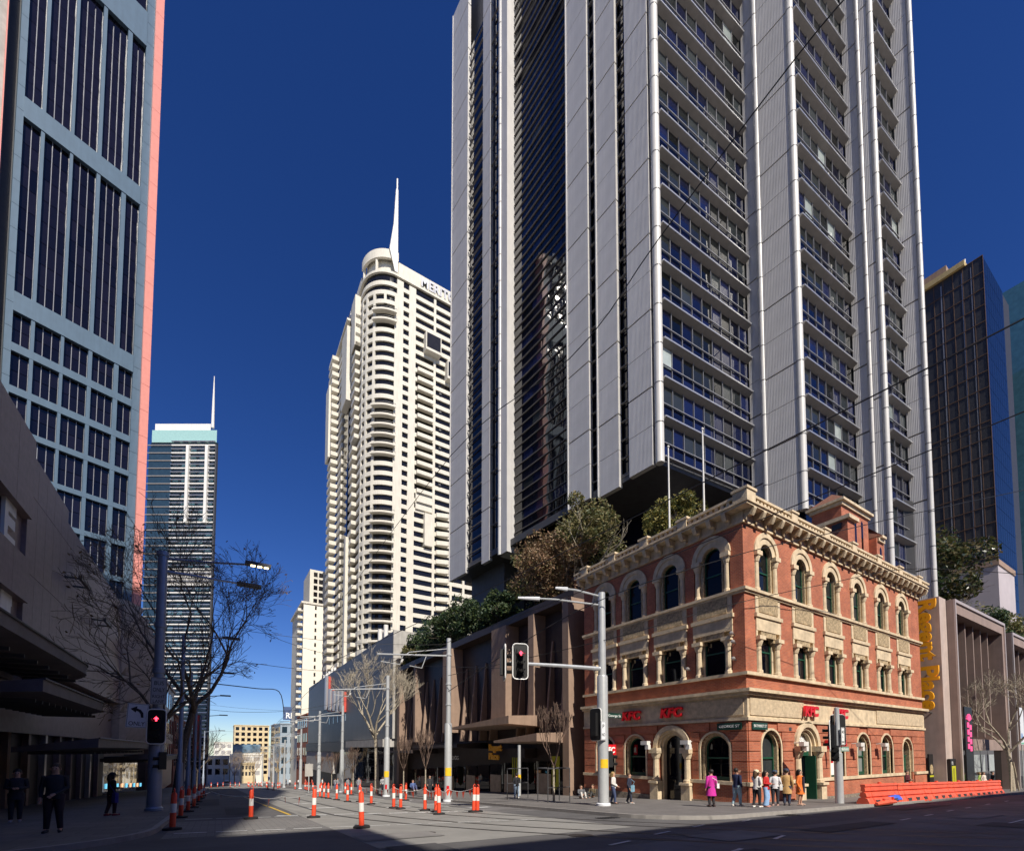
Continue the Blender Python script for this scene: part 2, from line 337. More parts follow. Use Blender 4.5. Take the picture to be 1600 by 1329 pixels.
for x0, x1, y0, y1 in ((3.1,5.2,11.6,12.9),(10.2,12.6,6.6,7.9),(22.5,25.5,5.2,6.0),(30,36,3.0,3.6),(11.2,13,24,26)): sheet(m2, x0,x1,y0,y1,.021)
struct('asphalt_patches', m, PATCH); struct('pale_patches', m2, PATCH2)
DRAIN = mat('cast iron grate', (.03,.03,.032), .6, .3); m = MB()
for x, y in ((12.6,13.2),(19.2,9.95),(33,9.9),(-1.1,31)):
    for k in range(7): m.box(x-.42+k*.13,x-.35+k*.13,y-.25,y+.25,.008,.022)
struct('drain_grates', m, DRAIN)
m = MB(); dash(m, 2.75, 22.6, 2.6, 30.5, .14); dash(m, 2.55, 31, 2.2, 52, .1); struct('yellow_line', m, YPAINT)
m = MB(); m.prism([(5.0+.33*math.cos(t*.5236), 12.6+.33*math.sin(t*.5236)) for t in range(12)], .004, .014); m.prism([(8.2+.33*math.cos(t*.5236), 9.6+.33*math.sin(t*.5236)) for t in range(12)], .004, .014)
solo('manhole_covers', m.drape(), RAIL, kind='structure')

# ================================================================ BRICK CORNER BUILDING
KX, KY, KL, KD = 24.6, 14.8, 25.6, 13.4
kfc = thing('corner_bank_building', 'three storey red brick Victorian corner building with sandstone arched windows and bracketed cornice', 'building', (KX, KY, -1.5))
MN = T(KX, KY, -1.5); ME = MN @ RZ(-90)           # north face: u west; east face: u = -distance south
NB = [2.3, 6.27, 10.2, 14.16, 18.1, 22.0]; EB = [-2.0, -5.05, -8.15, -11.1]
def wall(mb, u0, u1, z0, z1, ops, rev=.45):
    """front face with openings (uc, half width, z sill, z spring, arched); reveals run back"""
    def q(a,b,c,d): mb.add([(a,0,c),(b,0,c),(b,0,d),(a,0,d)], [(0,1,2,3)])
    x = u0
    for uc, w, zs, zt, ar in sorted(ops):
        q(x, uc-w, z0, z1); x = uc+w
        if zs > z0: q(uc-w, uc+w, z0, zs)
        if ar:
            n = 12; P = [(uc-w*math.cos(math.pi*i/n), zt+w*math.sin(math.pi*i/n)) for i in range(n+1)]
            for a, b in zip(P, P[1:]): mb.add([(a[0],0,a[1]),(b[0],0,b[1]),(b[0],0,z1),(a[0],0,z1)], [(0,1,2,3)])
        else:
            P = [(uc-w,zt),(uc+w,zt)]; q(uc-w, uc+w, zt, z1)
        P = [(uc-w,zs)]+P+[(uc+w,zs)]
        for a, b in zip(P, P[1:]+P[:1]): mb.add([(a[0],0,a[1]),(b[0],0,b[1]),(b[0],rev,b[1]),(a[0],rev,a[1])], [(0,1,2,3)])
    q(x, u1, z0, z1)
wb = MB(); ZF1, ZF2 = 7.1, 12.0
NG = [(u, 1.0, 1.13, 3.1, True) for u in NB]; NG[1] = (NB[1], 1.15, -2.4, 3.2, True); NG[5] = (NB[5], .95, -2.4, 2.9, True)
EG = [(u, .95, 1.13, 3.0, True) for u in EB]; EG[1] = (EB[1], 1.1, -2.4, 3.1, True)
for Mf, B, Lx, Gd in ((I4, NB, (0, KL), NG), (RZ(-90), EB, (-KD, 0), EG)):
    w = MB()
    wall(w, *Lx, -2.4, 4.7, Gd); wall(w, *Lx, 4.7, 7.3, [])
    wall(w, *Lx, 7.3, 12.0, [(u, 1.22, 7.31, 10.4, False) for u in B]); wall(w, *Lx, 12.0, 16.36, [(u, 1.2, 12.05, 14.28, True) for u in B])
    wb.merge(w, Mf)
wb.quad((KL,0,-2.4),(KL,KD,-2.4),(KL,KD,16.3),(KL,0,16.3)); wb.quad((0,KD,-2.4),(KL,KD,-2.4),(KL,KD,16.3),(0,KD,16.3))
part('wall', wb, BRICK, kfc)
part('roof', MB().box(.3, KL-.3, .3, KD-.3, 16.1, 16.28), DGREY, kfc)
part('interior', MB().box(.5, KL-.5, .5, KD-.5, -2.3, 16.), DARK, kfc)
def band(name, m, z0, z1, pr, inn=.05, zz=None):
    b = MB().box(-pr, KL+.06, -pr, inn, z0, z1); b.box(-pr, inn, inn+.002, KD+.06, z0, z1); return part(name, b, m, kfc)
# plinth, sills, string courses, frieze and cornice; doors interrupt the low ones
def cut_band(name, m, z0, z1, pr):
    for Mf, Lx, D in ((MN, (-pr, KL+.05), [(NB[1],1.5),(NB[5],1.15)]), (ME, (-KD-.05, -.002), [(EB[1],1.45)])):
        x = Lx[0]
        for u, w in sorted(D): part(name, MB().box(x, u-w, -pr, .04, z0, z1), m, kfc, Mf); x = u+w
        part(name, MB().box(x, Lx[1], -pr, .04, z0, z1), m, kfc, Mf)
cut_band('plinth', BRICK, -2.4, 1.0, .1); cut_band('plinth_stone', ROCK, -2.4, .0, .2); cut_band('sill_course', STONE, 1.0, 1.2, .2)
band('string_course', STONE, 7.12, 7.3, .18); band('string_course', STONE, 11.88, 12.04, .2); band('string_course', STONE, 11.76, 11.88, .1)
band('frieze', STONE, 4.75, 6.0, .06); band('frieze_moulding', STONE, 6.0, 6.16, .26); band('frieze_moulding', STONE, 6.16, 6.34, .42); band('frieze_moulding', STONE, 4.6, 4.76, .16)
band('cornice_base', STONE, 15.7, 15.86, .12); band('cornice_wall', STONE, 15.86, 16.36, .08); band('cornice', STONE, 16.36, 16.48, .68); band('cornice', STONE, 16.48, 16.58, .76)
for Mf, a, b in ((MN, .15, 5.9), (MN, 16.3, KL-.3), (ME, -4.9, -.15)):
    part('carved_frieze', MB().box(a, b, -.11, .0, 4.9, 5.85), CARVEDL, kfc, Mf)
brk = MB(); brk.prism([(0,0),(-.12,-.05),(-.26,-.22),(-.24,.1),(-.45,.18),(-.62,.05),(-.72,.2),(-.86,.5),(-.86,.62),(0,.62)], -.15, .15, 'x'); bm_ = brk.mesh('bracket', STONE)
BS = Matrix.Diagonal((.85,.72,.72,1))
for i in range(27): part('bracket', bm_, None, kfc, MN @ T(.12+i*.978, -.08, 15.9) @ BS)
for i in range(14): part('bracket', bm_, None, kfc, ME @ T(-.75-i*.97, -.08, 15.9) @ BS)
# pierced parapet
pp = MB()
for Mf, a, b in ((I4, -.6, KL+.6), (RZ(-90), -KD-.5, .24)):
    q = MB().box(a, b, -.62, -.26, 16.585, 16.7).box(a, b, -.66, -.22, 16.9, 17.04); n = int((b-a)/.36)
    for i in range(n): q.box(a+i*.36, a+i*.36+.2, -.6, -.28, 16.702, 16.898)
    pp.merge(q, Mf)
part('pierced_parapet', pp, STONE, kfc)
pm = MB().box(-.34,.34,-.7,-.2,16.59,17.1).box(-.42,.42,-.76,-.14,17.1,17.22).mesh('parapet_pier', STONE)
for u in (4.3, 8.3, 12.2, 16.2, 20.1, 24.): part('parapet_pier', pm, None, kfc, MN @ T(u,0,0))
for u in (-3.5, -6.6, -9.6, -12.6): part('parapet_pier', pm, None, kfc, ME @ T(u,0,0))
part('parapet_pier', MB().box(-.74,.1,-.74,.1,16.59,17.14).box(-.8,.16,-.8,.16,17.14,17.28), STONE, kfc)
# window kits, one mesh per piece
def column(r, z0, z1, x=0, y=0):
    return MB().lathe([(r*1.35,z0),(r*1.35,z0+.16),(r*1.02,z0+.2),(r*.92,z1-.36),(r*1.1,z1-.34),(r*1.15,z1-.3),(r*1.55,z1-.1),(r*1.6,z1),(0,z1)], x, y, 10)
K = {}
K['surround_top'] = MB().arch(.98, 1.27, 2.3, 2.3, -.1, .3).arch(.62, .98, 2.3, 2.3, -.03, .36).mesh('arch_surround', STONE, 35)
K['inner_top'] = MB().arch(.6, .7, .0, 2.3, .1, .36).mesh('carved_arch', CARVED, 35)
K['jambs_top'] = MB().box(-1.22,-.7,.16,.42,0,2.3).box(.7,1.22,.16,.42,0,2.3).mesh('jamb', STONE)
K['col_top'] = column(.155, 0, 2.05).merge(MB().box(-.27,.27,-.27,.27,2.05,2.3)).mesh('column', STONE, 30)
K['sash_top'] = MB().arch(.54,.6,.02,2.3,.26,.34).box(-.54,.54,.25,.32,1.25,1.33).box(-.58,.58,.24,.33,.02,.1).mesh('sash', GREEN, 35)
K['pane_topE'] = MB().disc(.58,.02,2.3,.315).mesh('pane', OLDG)
K['pane_top'] = MB().disc(.58,.02,2.3,.315).mesh('pane', TEAL)
K['surround_mid'] = MB().box(-1.29,1.29,-.08,.3,2.45,3.2).box(-1.38,1.38,-.16,.3,3.2,3.42).box(-1.29,-1.14,-.06,.3,2.05,2.45).box(1.14,1.29,-.06,.3,2.05,2.45).box(-1.29,1.29,-.05,.3,3.42,4.56).mesh('lintel', STONE)
K['panel_mid'] = MB().box(-.98,.98,-.09,-.04,3.52,4.42).mesh('carved_panel', CARVED)
K['inner_mid'] = MB().box(-.78,.78,-.04,.34,2.12,2.45).box(-.78,-.57,.0,.34,1.9,2.12).box(.57,.78,.0,.34,1.9,2.12).mesh('carved_head', CARVED)
K['jambs_mid'] = MB().box(-1.24,-.66,.18,.42,0,2.44).box(.66,1.24,.18,.42,0,2.44).mesh('jamb', STONE)
K['col_mid'] = column(.17, 0, 1.9).merge(MB().box(-.3,.3,-.3,.3,1.9,2.12)).mesh('column', STONE, 30)
K['sash_mid'] = MB().box(-.66,-.59,.24,.34,0,2.44).box(.59,.66,.24,.34,0,2.44).box(-.59,.59,.25,.33,1.3,1.38).box(-.66,.66,.24,.34,0,.09).mesh('sash', GREEN)
K['pane_mid'] = MB().box(-.64,.64,.3,.32,0,2.44).mesh('pane', BLACKG)
def win(Mf, u, z, k, cw, cy):
    Mw = Mf @ T(u, 0, z); w = part('window', K['sash_'+k], None, kfc, Mw)
    part('pane', K['pane_'+k+('E' if k == 'top' and Mf is ME else '')], None, w, Mw); part('surround', K['surround_'+k], None, w, Mw); part('carving', K['inner_'+k], None, w, Mw); part('jamb', K['jambs_'+k], None, w, Mw)
    for s in (-1, 1): part('column', K['col_'+k], None, w, Mw @ T(s*cw, cy, 0))
    if k == 'mid': part('carved_panel', K['panel_mid'], None, w, Mw)
for Mf, B in ((MN, NB), (ME, EB)):
    for u in B: win(Mf, u, 12.05, 'top', .97, .06); win(Mf, u, 7.31, 'mid', .97, .04)
def garch(Mf, u, r, zs, pm):
    Mw = Mf @ T(u, 0, 0)
    w = part('window', MB().arch(r-.24, r-.15, 1.2, zs, .32, .42).box(-r+.2, r-.2, .3, .4, 1.2, 1.42).box(-r+.2, r-.2, .31, .39, 2.45, 2.55), GREEN, kfc, Mw)
    part('pane', MB().disc(r-.2, 1.2, zs, .4), pm, w, Mw)
    part('rope_moulding', MB().arch(r-.17, r+.0, 1.2, zs, .12, .43), CARVED, w, Mw, 35)
    part('arch_surround', MB().arch(r+.0, r+.12, 1.2, zs, -.06, .2), STONE, w, Mw, 35)
for i, u in enumerate(NB):
    if i not in (1, 5): garch(MN, u, 1.0, 3.1, BLIND if i == 3 else TEAL)
for i, u in enumerate(EB):
    if i != 1: garch(ME, u, .95, 3.0, BLACKG)
def doorway(Mf, u, r, zs, green, screen):
    Mw = Mf @ T(u, 0, 0)
    d = part('doorway', MB().arch(r+.02, r+.34, zs, zs, -.16, .2).arch(r-.14, r+.02, zs, zs, -.02, .34).arch(r-.3, r-.14, -2.4, zs, .14, .44), STONE, kfc, Mw, 35)
    cm = column(.2, .95, zs-.35).merge(MB().box(-.34,.34,-.34,.3,zs-.35,zs)).merge(MB().box(-.36,.36,-.4,.3,.8,.95)).mesh('column', STONE, 30)
    for s in (-1, 1):
        part('column', cm, None, d, Mw @ T(s*(r+.12), -.1, 0)); part('pedestal', MB().box(s*(r+.12)-.32, s*(r+.12)+.32, -.38, .2, -2.4, .8), STONE, d, Mw)
    if green:
        part('door_frame', MB().box(-r+.3,-r+.42,.3,.42,-2.4,zs-.25).box(r-.42,r-.3,.3,.42,-2.4,zs-.25).box(-r+.3,r-.3,.29,.42,zs-.6,zs-.1), GREEN, d, Mw)
        part('door_leaf', MB().box(r-.5,r-.42,-.2,.42,-1.6,zs-.6), GREEN, d, Mw)
    part('dark_glass', MB().disc(r-.16, -2.4, zs, .44), BLACKG, d, Mw)
    if screen:
        s = MB(); random.seed(4)
        for k in range(9):
            for j in range(5):
                x = -.72+k*.18+(.09 if j % 2 else 0); z = zs-.08+j*.17
                if x*x+(z-zs)**2 < .62: s.tube([(x-.07,.4,z),(x,.39,z+.09),(x+.07,.4,z)], .026, 5).tube([(x-.07,.4,z),(x,.39,z-.07),(x+.07,.4,z)], .026, 5)
        part('fanlight_screen', s, WTXT, d, Mw)
doorway(MN, NB[1], 1.15, 3.2, True, True); doorway(ME, EB[1], 1.1, 3.1, False, False)
Mw = MN @ T(NB[5],0,0); d = part('side_door', MB().box(-.7,.7,.34,.42,-2.4,2.45), GREEN, kfc, Mw)
part('fanlight', MB().disc(.72, 2.5, 2.9, .4), TEAL, d, Mw); part('rope_moulding', MB().arch(.74,.95,-2.4,2.9,.1,.44), CARVED, d, Mw, 35); part('arch_surround', MB().arch(.95,1.07,1.2,2.9,-.06,.2), STONE, d, Mw, 35)
part('transom', MB().box(-.72,.72,.28,.36,2.42,2.54), GREEN, d, Mw)
# rusticated brick blocks between the ground floor openings
for Mf, Lx, Gd in ((MN, (0, KL), NG), (ME, (-KD, 0), EG)):
    for k in range(6):
        z0, z1 = 1.22+k*.565, 1.22+(k+1)*.565-.045; zm = z1 if k > 2 else z0; x = Lx[0]
        for uc, w, zs, zt, ar in sorted(Gd)+[(Lx[1]+.0, 0, 0, 0, False)]:
            if ar:
                ww = w+.14 if zm <= zt else (math.sqrt(max(0,(w+.14)**2-(max(z0,zt)-zt)**2)))
                if uc in (NB[1], EB[1]): ww = w+.42 if zm <= zt+.3 else math.sqrt(max(0,(w+.36)**2-(max(z0,zt)-zt)**2))
            else: ww = 0
            e = uc-ww
            if e-x > .12: part('rusticated_block', MB().box(x+(0 if x == Lx[0] else .02), e-.02 if ar else e, -.07, .0, z0, z1), BRICK, kfc, Mf)
            x = uc+ww
# roof pavilions
def pavilion(x0, x1, y0, y1, z0, z1, win_n):
    p = part('roof_pavilion', MB().box(x0,x1,y0,y1,z0,z1), BRICK, kfc)
    part('eaves', MB().box(x0-.35,x1+.35,y0-.35,y1+.35,z1,z1+.22).box(x0-.15,x1+.15,y0-.15,y1+.15,z1-.3,z1), STONE, p, WM[kfc])
    xm, ym, h = (x0+x1)/2, (y0+y1)/2, 1.5; r = MB(); dx = max(.1,(x1-x0)/2-(y1-y0)/2)
    r.add([(x0-.3,y0-.3,z1+.22),(x1+.3,y0-.3,z1+.22),(x1+.3,y1+.3,z1+.22),(x0-.3,y1+.3,z1+.22),(xm-dx,ym,z1+h),(xm+dx,ym,z1+h)], [(0,1,5,4),(1,2,5),(2,3,4,5),(3,0,4)])
    part('hip_roof', r, ROOFT, p, WM[kfc])
    for i in range(win_n):
        c = x0+(x1-x0)*(i+1)/(win_n+1); part('slit_window', MB().prism([(c-.18,z0+.8),(c+.18,z0+.8),(c+.18,z1-.9),(c,z1-.68),(c-.18,z1-.9)], y0-.02, y0+.1, 'y'), BLACKG, p, WM[kfc])
    return p
def lp(px, py, y): p = onY(px, py, KY+y); return p.x-KX, p.z+1.5
for y, cn, rt, lf, wn_, dz in ((3.2,(1314,783),(1362,806),(1268,797),3,4.8), (2.6,(1381,846),(1427,868),(1343,850),1,3.6)):
    (x0, zz), (x1, _) = lp(*cn, y), lp(*rt, y); yd = onX(*lf, KX+x0).y-KY; pavilion(x0, min(x1, KL-.4), y, min(yd, KD-.4), 16.2, zz, wn_)
(x0, zz), (x1, _) = lp(1324,810,1.6), lp(1335,814,1.6)
ch = part('chimney', MB().box(x0,x1,1.6,4.2,16.2,zz), BRICK, kfc); part('chimney_cap', MB().box(x0-.25,x1+.25,1.35,4.45,zz,zz+.3), STONE, ch, WM[kfc])
part('flue_opening', MB().box(x0-.06,x0+.02,2.0,2.7,zz-.6,zz-.15).box(x0-.06,x0+.02,3.1,3.8,zz-.6,zz-.15), DARK, ch, WM[kfc])
# air grilles
for u, z in ((4.3,4.1),(8.3,4.1),(8.4,.4),(12.4,.4)): part('air_grille', MB().box(u-.14,u+.14,-.085,-.02,z,z+.2), DGREY, kfc, MN)
# things fixed to the building
def kfc_sign(M, label):
    s = thing('fascia_sign', label, 'sign', tuple(M @ Vector((0,0,0)))); M0 = M
    lettering('letter', 'KFC', RED, s, M @ T(0,-.16,0), .62, .16, .035, .18, 1.75)
kfc_sign(MN @ T(5.55,-.1,5.05), 'red KFC letters on the sunny stone frieze left of the traffic light pole')
kfc_sign(MN @ T(9.55,-.1,5.05), 'red KFC letters on the sunny stone frieze partly behind the traffic light pole')
kfc_sign(ME @ T(-9.15,-.1,5.05), 'left red KFC letters on the shaded frieze of the east side')
kfc_sign(ME @ T(-5.75,-.1,5.05), 'red KFC letters on the shaded frieze above the arched side door')
SIGNG = mat('dark green street sign', (.01,.05,.035), .4)
for M, txt, lab in ((MN @ T(.25,-.1,4.1), 'BATHURST ST', 'dark green BATHURST ST name plate on the north side at the corner'), (ME @ T(-1.75,-.1,4.1), 'GEORGE ST', 'dark green GEORGE ST name plate on the shaded east side at the corner')):
    s = thing('street_name_plate', lab, 'sign', tuple(M @ Vector((0,0,0)))); part('plate', MB().box(0,1.5,-.05,0,0,.4), SIGNG, s, M)
    lettering('lettering', txt, WTXT, s, M @ T(.12,-.055,.13), .16, .01, .0, 0, 1.26, one=True)
def wall_lamp(M, label, white=True):
    s = thing('wall_floodlight', label, 'light fitting', tuple(M @ Vector((0,0,0))), group='floodlights on the brick wall')
    part('bracket', MB().tube([(0,0,.1),(0,-.3,.16),(.0,-.55,.1)], .035, 6), WHITE, s, M)
    part('lamp_head', MB().box(-.3,.25,-.75,-.45,-.05,.2).box(.05,.32,-.72,-.48,-.35,-.05), WHITE, s, M); part('lens', MB().box(-.26,.0,-.72,-.48,-.08,-.05), BLIND, s, M)
wall_lamp(MN @ T(4.75,0,3.25), 'white floodlight left of the ornate north door'); wall_lamp(MN @ T(12.2,0,3.25), 'white floodlight left of the pale blind window'); wall_lamp(MN @ T(16.1,0,3.25), 'white floodlight right of the pale blind window')
wall_lamp(ME @ T(-3.55,0,3.35), 'white camera lamp right of the arched east door'); wall_lamp(ME @ T(-6.7,0,3.35), 'white camera lamp left of the arched east door')
gl = mat('round spot lamp', (.45,.42,.4), .3, .5)
for u, z, lab in ((-.62,9.55,'upper small round spotlight on brick near the building corner'),(-.55,9.05,'second small round spotlight on brick near the building corner'),(-.55,8.1,'lowest small round spotlight on brick near the building corner'),(-3.55,7.95,'small round spotlight on brick between two east windows')):
    M = ME @ T(u,0,z-.1); s = thing('spotlight', lab, 'light fitting', tuple(M @ Vector((0,0,0)))); part('arm', MB().tube([(0,0,0),(0,-.25,.05)],.03,5), DGREY, s, M); part('head', MB().ball((0,-.3,.08),(.11,.14,.11),8), gl, s, M)
s = thing('projecting_sign', 'red KFC blade sign with white letters sticking out by the traffic pole', 'sign', tuple(ME @ Vector((-10.0,-.2,2.7)))); M = ME @ T(-10.05,-1.35,2.6)
part('board', MB().box(0,.1,0,1.3,0,.75), RED, s, M); part('bracket', MB().tube([(.05,1.3,.65),(.05,1.4,.65)],.03,5), DGREY, s, M)
lettering('lettering', 'KFC', WTXT, s, M @ RZ(0) @ T(.0,0,0) @ Matrix(((0,-1,0,.105),(1,0,0,.12),(0,0,1,.16),(0,0,0,1))), .42, .01, .02, .1, 1.05, one=True)
s = thing('projecting_sign', 'red blade sign seen edge on beside the north door', 'sign', tuple(MN @ Vector((8.45,-.2,3.3)))); M = MN @ T(8.4,-1.3,3.0)
part('board', MB().box(0,.1,0,1.2,0,.6), RED, s, M); part('bracket', MB().tube([(.05,1.2,.5),(.05,1.3,.5)],.03,5), DGREY, s, M)
s = thing('notice_board', 'white opening hours notice in the window behind the traffic pole', 'sign', tuple(MN @ Vector((NB[2]-.6,.1,1.3)))); part('sheet', MB().box(-.75,.2,.28,.3,1.3,2.5), WTXT, s, MN @ T(NB[2],0,0))
part('red_print', MB().box(-.68,.1,.27,.279,2.1,2.4), RED, s, MN @ T(NB[2],0,0)); 
for u, px, py, pt, lab in ((0,1046,812,698,'left white flagpole on the parapet of the brick building'),(1,1100,790,670,'right taller white flagpole on the parapet of the brick building')):
    p = onX(px, py, KX+1.0+u*.4); t_ = onX(px, pt, KX+1.0+u*.4)
    f = thing('flagpole', lab, 'flagpole', (p.x,p.y,14.75)); part('pole', MB().tube([(p.x,p.y,14.75),(p.x,p.y,t_.z)],[.07,.045],8), WHITE, f, I4, 40); part('finial', MB().ball((p.x,p.y,t_.z+.06),.09,8), WHITE, f, I4, 60)
# ================================================================ STEPPED GLASS TOWER
random.seed(11)
FH = 3.62
O_ = dist(1030, 712, 40)
tw = thing('office_tower', 'tall stepped tower of blue glass and pale ribbed panels behind the red brick building', 'tower', (O_.x, O_.y, -3))
FE = Fr(O_.x, O_.y, -84.2); FN = Fr(O_.x, O_.y, -2.5)
UN1 = 13.3; p1 = FN.P(UN1); FS1 = Fr(p1.x, p1.y, -84.2); US1 = 4.75
p2 = FS1.P(US1); FN2 = Fr(p2.x, p2.y, -2.5); UN2 = 10.3; p3 = FN2.P(UN2); FS2 = Fr(p3.x, p3.y, -84.2); US2 = 2.6
p4 = FS2.P(US2); FN3 = Fr(p4.x, p4.y, -2.5); UN3 = 4.7; p5 = FN3.P(UN3); FS3 = Fr(p5.x, p5.y, -84.2); US3 = 1.7; p6 = FS3.P(US3)
ZA, ZB, ZC, ZT = 27.3, 24.3, 19.4, 118
def ins(F, u, y): p = F.P(u, y); return (p.x, p.y)
core = [ins(FE,-36,1.2), ins(FE,-21.5,1.2), ins(FE,-21.5,1.6), ins(FE,-.6,1.2), ins(FN,UN1+.6,.9), ins(FS1,US1-.6,.9), ins(FN2,UN2+.6,.9), ins(FS2,US2-.6,.9), ins(FN3,UN3+.5,.9), (p6.x+1,p6.y+1), (p6.x+10,p6.y+12), (64,62)]
part('core', MB().prism(core, ZA+.3, ZT), DARK, tw, I4)
part('soffit', MB().prism([ins(FE,-35.7,.1), ins(FE,-.2,.1), ins(FN,UN1+.1,.1), (p1.x+4,p1.y+3), (64,62)], ZA-.5, ZA+.3), DGREY, tw, I4)
part('west_core', MB().prism([ins(FN2,.3,.9),ins(FN2,UN2+.3,.9),ins(FN3,.3,.9),(p6.x+.6,p6.y+1.2),(p6.x+9,p6.y+12),(p1.x+1,p1.y+9)], 10, ZA+.28), DARK, tw, I4)
part('recessed_base', MB().prism([ins(FE,-30,6), ins(FE,-6,6), ins(FN,8,6), (60,58)], 8, ZA-.5), BLACKG, tw, I4)
part('lift_core', MB().prism([ins(FE,-34,2.5), ins(FE,-26,2.5), ins(FE,-26,7), ins(FE,-34,7)], 8, ZA-.5), DGREY, tw, I4)
def floors(z0, z1): return [z0+i*FH for i in range(int((z1-z0)/FH+.5))]
led = {}
def bay(F, u0, u1, z0, z1, cols, rail=.8):
    w = (u1-u0)/cols; k = round(u1-u0, 2)
    if k not in led:
        Lw = u1-u0
        led[k] = (MB().prism([(-.42,-.0),(-.42,-.09),(-.38,-.13),(.25,-.4),(.25,.0)], 0, Lw, 'x').mesh('sunshade', LEDGE), MB().box(0,Lw,-.48,-.422,-.1,.04).mesh('ledge_edge', ALU),
                  MB().box(0,Lw,-.1,.0,0,.07).mesh('transom', ALUD), MB().box(0,Lw,-.34,.0,-.03,.1).mesh('sill_rail', ALUD))
    a, e, t, s = led[k]; lo = bmesh_box(w-.06, .12, 1.28, NAVY); up = {g.name: bmesh_box(w-.06, .12, 1.72, g) for g in (TEAL, NAVY, BLIND)}
    for z in floors(z0, z1):
        sh = part('sunshade', a, None, tw, F.M @ T(u0,0,z+FH)); part('ledge_edge', e, None, sh, F.M @ T(u0,0,z+FH))
        part('transom', t, None, tw, F.M @ T(u0,0,z+1.42)); part('sill_rail', s, None, tw, F.M @ T(u0,0,z+.0))
        run = random.random()
        for i in range(cols):
            part('lower_pane', lo, None, tw, F.M @ T(u0+i*w+.03,.1,z+.12))
            r = random.random(); g = BLIND if r < .03 else (TEAL if r < .45+.3*run else NAVY)
            part('upper_pane', up[g.name], None, tw, F.M @ T(u0+i*w+.03,.1,z+1.5))
    for i in range(1, cols): part('mullion', bmesh_box(.05, .16, z1-z0, ALUD), None, tw, F.M @ T(u0+i*w-.025, .0, z0))
def panels(F, u0, u1, z0, z1, y=-.25, lip=True, hh=FH):
    zz = z0; i = 0
    while zz < z1-.5:
        g = .16 if i % 2 else .05
        part('wall_panel', bmesh_box(u1-u0, .5, hh-g, WPANEL), None, tw, F.M @ T(u0, y, zz)); zz += hh; i += 1
    if lip: part('panel_edge', bmesh_box(.14, .7, zz-z0, WHITE), None, tw, F.M @ T(u0-.142, y-.06, z0))
    part('joint_backing', bmesh_box(u1-u0-.1, .2, zz-z0, DGREY), None, tw, F.M @ T(u0+.05, y+.3, z0+.02))
def post(F, u, y, z0, z1, r=.36):
    c = part('corner_column', MB().tube([(0,0,z0),(0,0,z1)], r*.84, 14), POSTM, tw, F.M @ T(u,y,0), 40)
    j = MB()
    for z in floors(z0, z1)[1:]: j.tube([(0,0,z-.04),(0,0,z+.04)], r*.84+.015, 14, False)
    part('column_joint', j, DGREY, c, F.M @ T(u,y,0), 40)
ZV = 92
bay(FN, .45, UN1, ZA, ZA+16*FH, 9)
bay(FN2, .45, UN2, ZB-3*FH, ZB+18*FH, 7)
bay(FN3, .35, UN3, ZC-2*FH, ZC+20*FH, 3)
panels(FE, -3.05, -.5, ZA-.6, ZV, lip=False); panels(FE, -6.75, -4.25, ZA+.3-FH*.0-1.2, ZV); panels(FE, -10.95, -7.95, ZA-.4, ZV)
panels(FS1, .0, 1.3, ZB-10.5, ZV-4, .05, False); panels(FS1, 1.5, US1-.3, ZB-.2, ZV-4, -.1, False)
panels(FS2, 0, 1.35, ZC-6.5, ZV-5, .05, False); panels(FS2, 1.5, US2-.3, ZC-3.5, ZV-5, -.05, False)
panels(FS3, 0, US3-.3, ZC-6.5, ZV, .0, False)
post(FE, -.0, .12, ZA-.6, ZV+4, .46); post(FS1, 1.4, .05, ZB-11, ZV, .33); post(FS1, US1-.05, .15, ZB-.3, ZV, .42)
post(FS2, 1.43, .05, ZC-8, ZV, .25); post(FS2, US2-.05, .12, ZC-5, ZV, .33); post(FS3, US3-.05, .1, ZC-8, ZV+4, .28)
# return walls behind the fins so that no bay is hollow from the side
part('fin_return', MB().box(0,.3,.06,.6,ZB-10,ZT-30), WPANEL, tw, FS3.M @ T(US3-.3,0,0))
# slit windows of the east side, with horizontal blades
def slit(F, u0, u1, z0, z1, y=.45, per=2, mm=BLACKG):
    p = bmesh_box(u1-u0, .12, FH-.1, mm); b = bmesh_box(u1-u0, .22, .05, LEDGE)
    for z in floors(z0, z1):
        part('slit_pane', p, None, tw, F.M @ T(u0, y, z+.05))
        for k in range(per): part('blade', b, None, tw, F.M @ T(u0, y-.4, z+k*FH/per))
slit(FE, -4.25, -3.05, ZA, ZV); slit(FE, -7.95, -6.75, ZA-.6, ZV)
slit(FE, -25.9, -23.3, ZA, 108, .5, 1); slit(FE, -31.3, -27.8, ZA-.4, 108, .3, 2)
panels(FE, -27.8, -25.95, ZA-.9, 110, .0, False); panels(FE, -35.8, -31.4, ZA-1., 114, -.25)
part('corner_wall', MB().box(-23.4, -21.55, -.45, 1.6, ZA-1.3, 110), WPANEL, tw, FE.M); post(FE, -23.1, -.35, ZA-1.3, 110, .34)
# large recessed glass field of the east side
w_ = (21.5-10.95)/6; lo = bmesh_box(w_-.05, .12, 2.3, BLACKG); up = bmesh_box(w_-.05, .12, 1.2, NAVY); bl = bmesh_box(21.5-10.95, .14, .045, LEDGE); dk = bmesh_box(w_-.05, .12, 1.2, TEAL)
for z in floors(ZA, 104):
    for i in range(6):
        part('recess_pane', lo, None, tw, FE.M @ T(-21.5+i*w_, .76, z+.05))
        if z < 82: part('recess_light', dk if random.random() < .25 else up, None, tw, FE.M @ T(-21.5+i*w_, .76, z+2.39))
    for k in (0, 1.2, 2.36): part('blade', bl, None, tw, FE.M @ T(-21.5, .62, z+k))
m = MB().box(-21.4,-11,.55,1.4,ZA-.5,ZA-.1); part('recess_sill', m, WHITE, tw, FE.M)

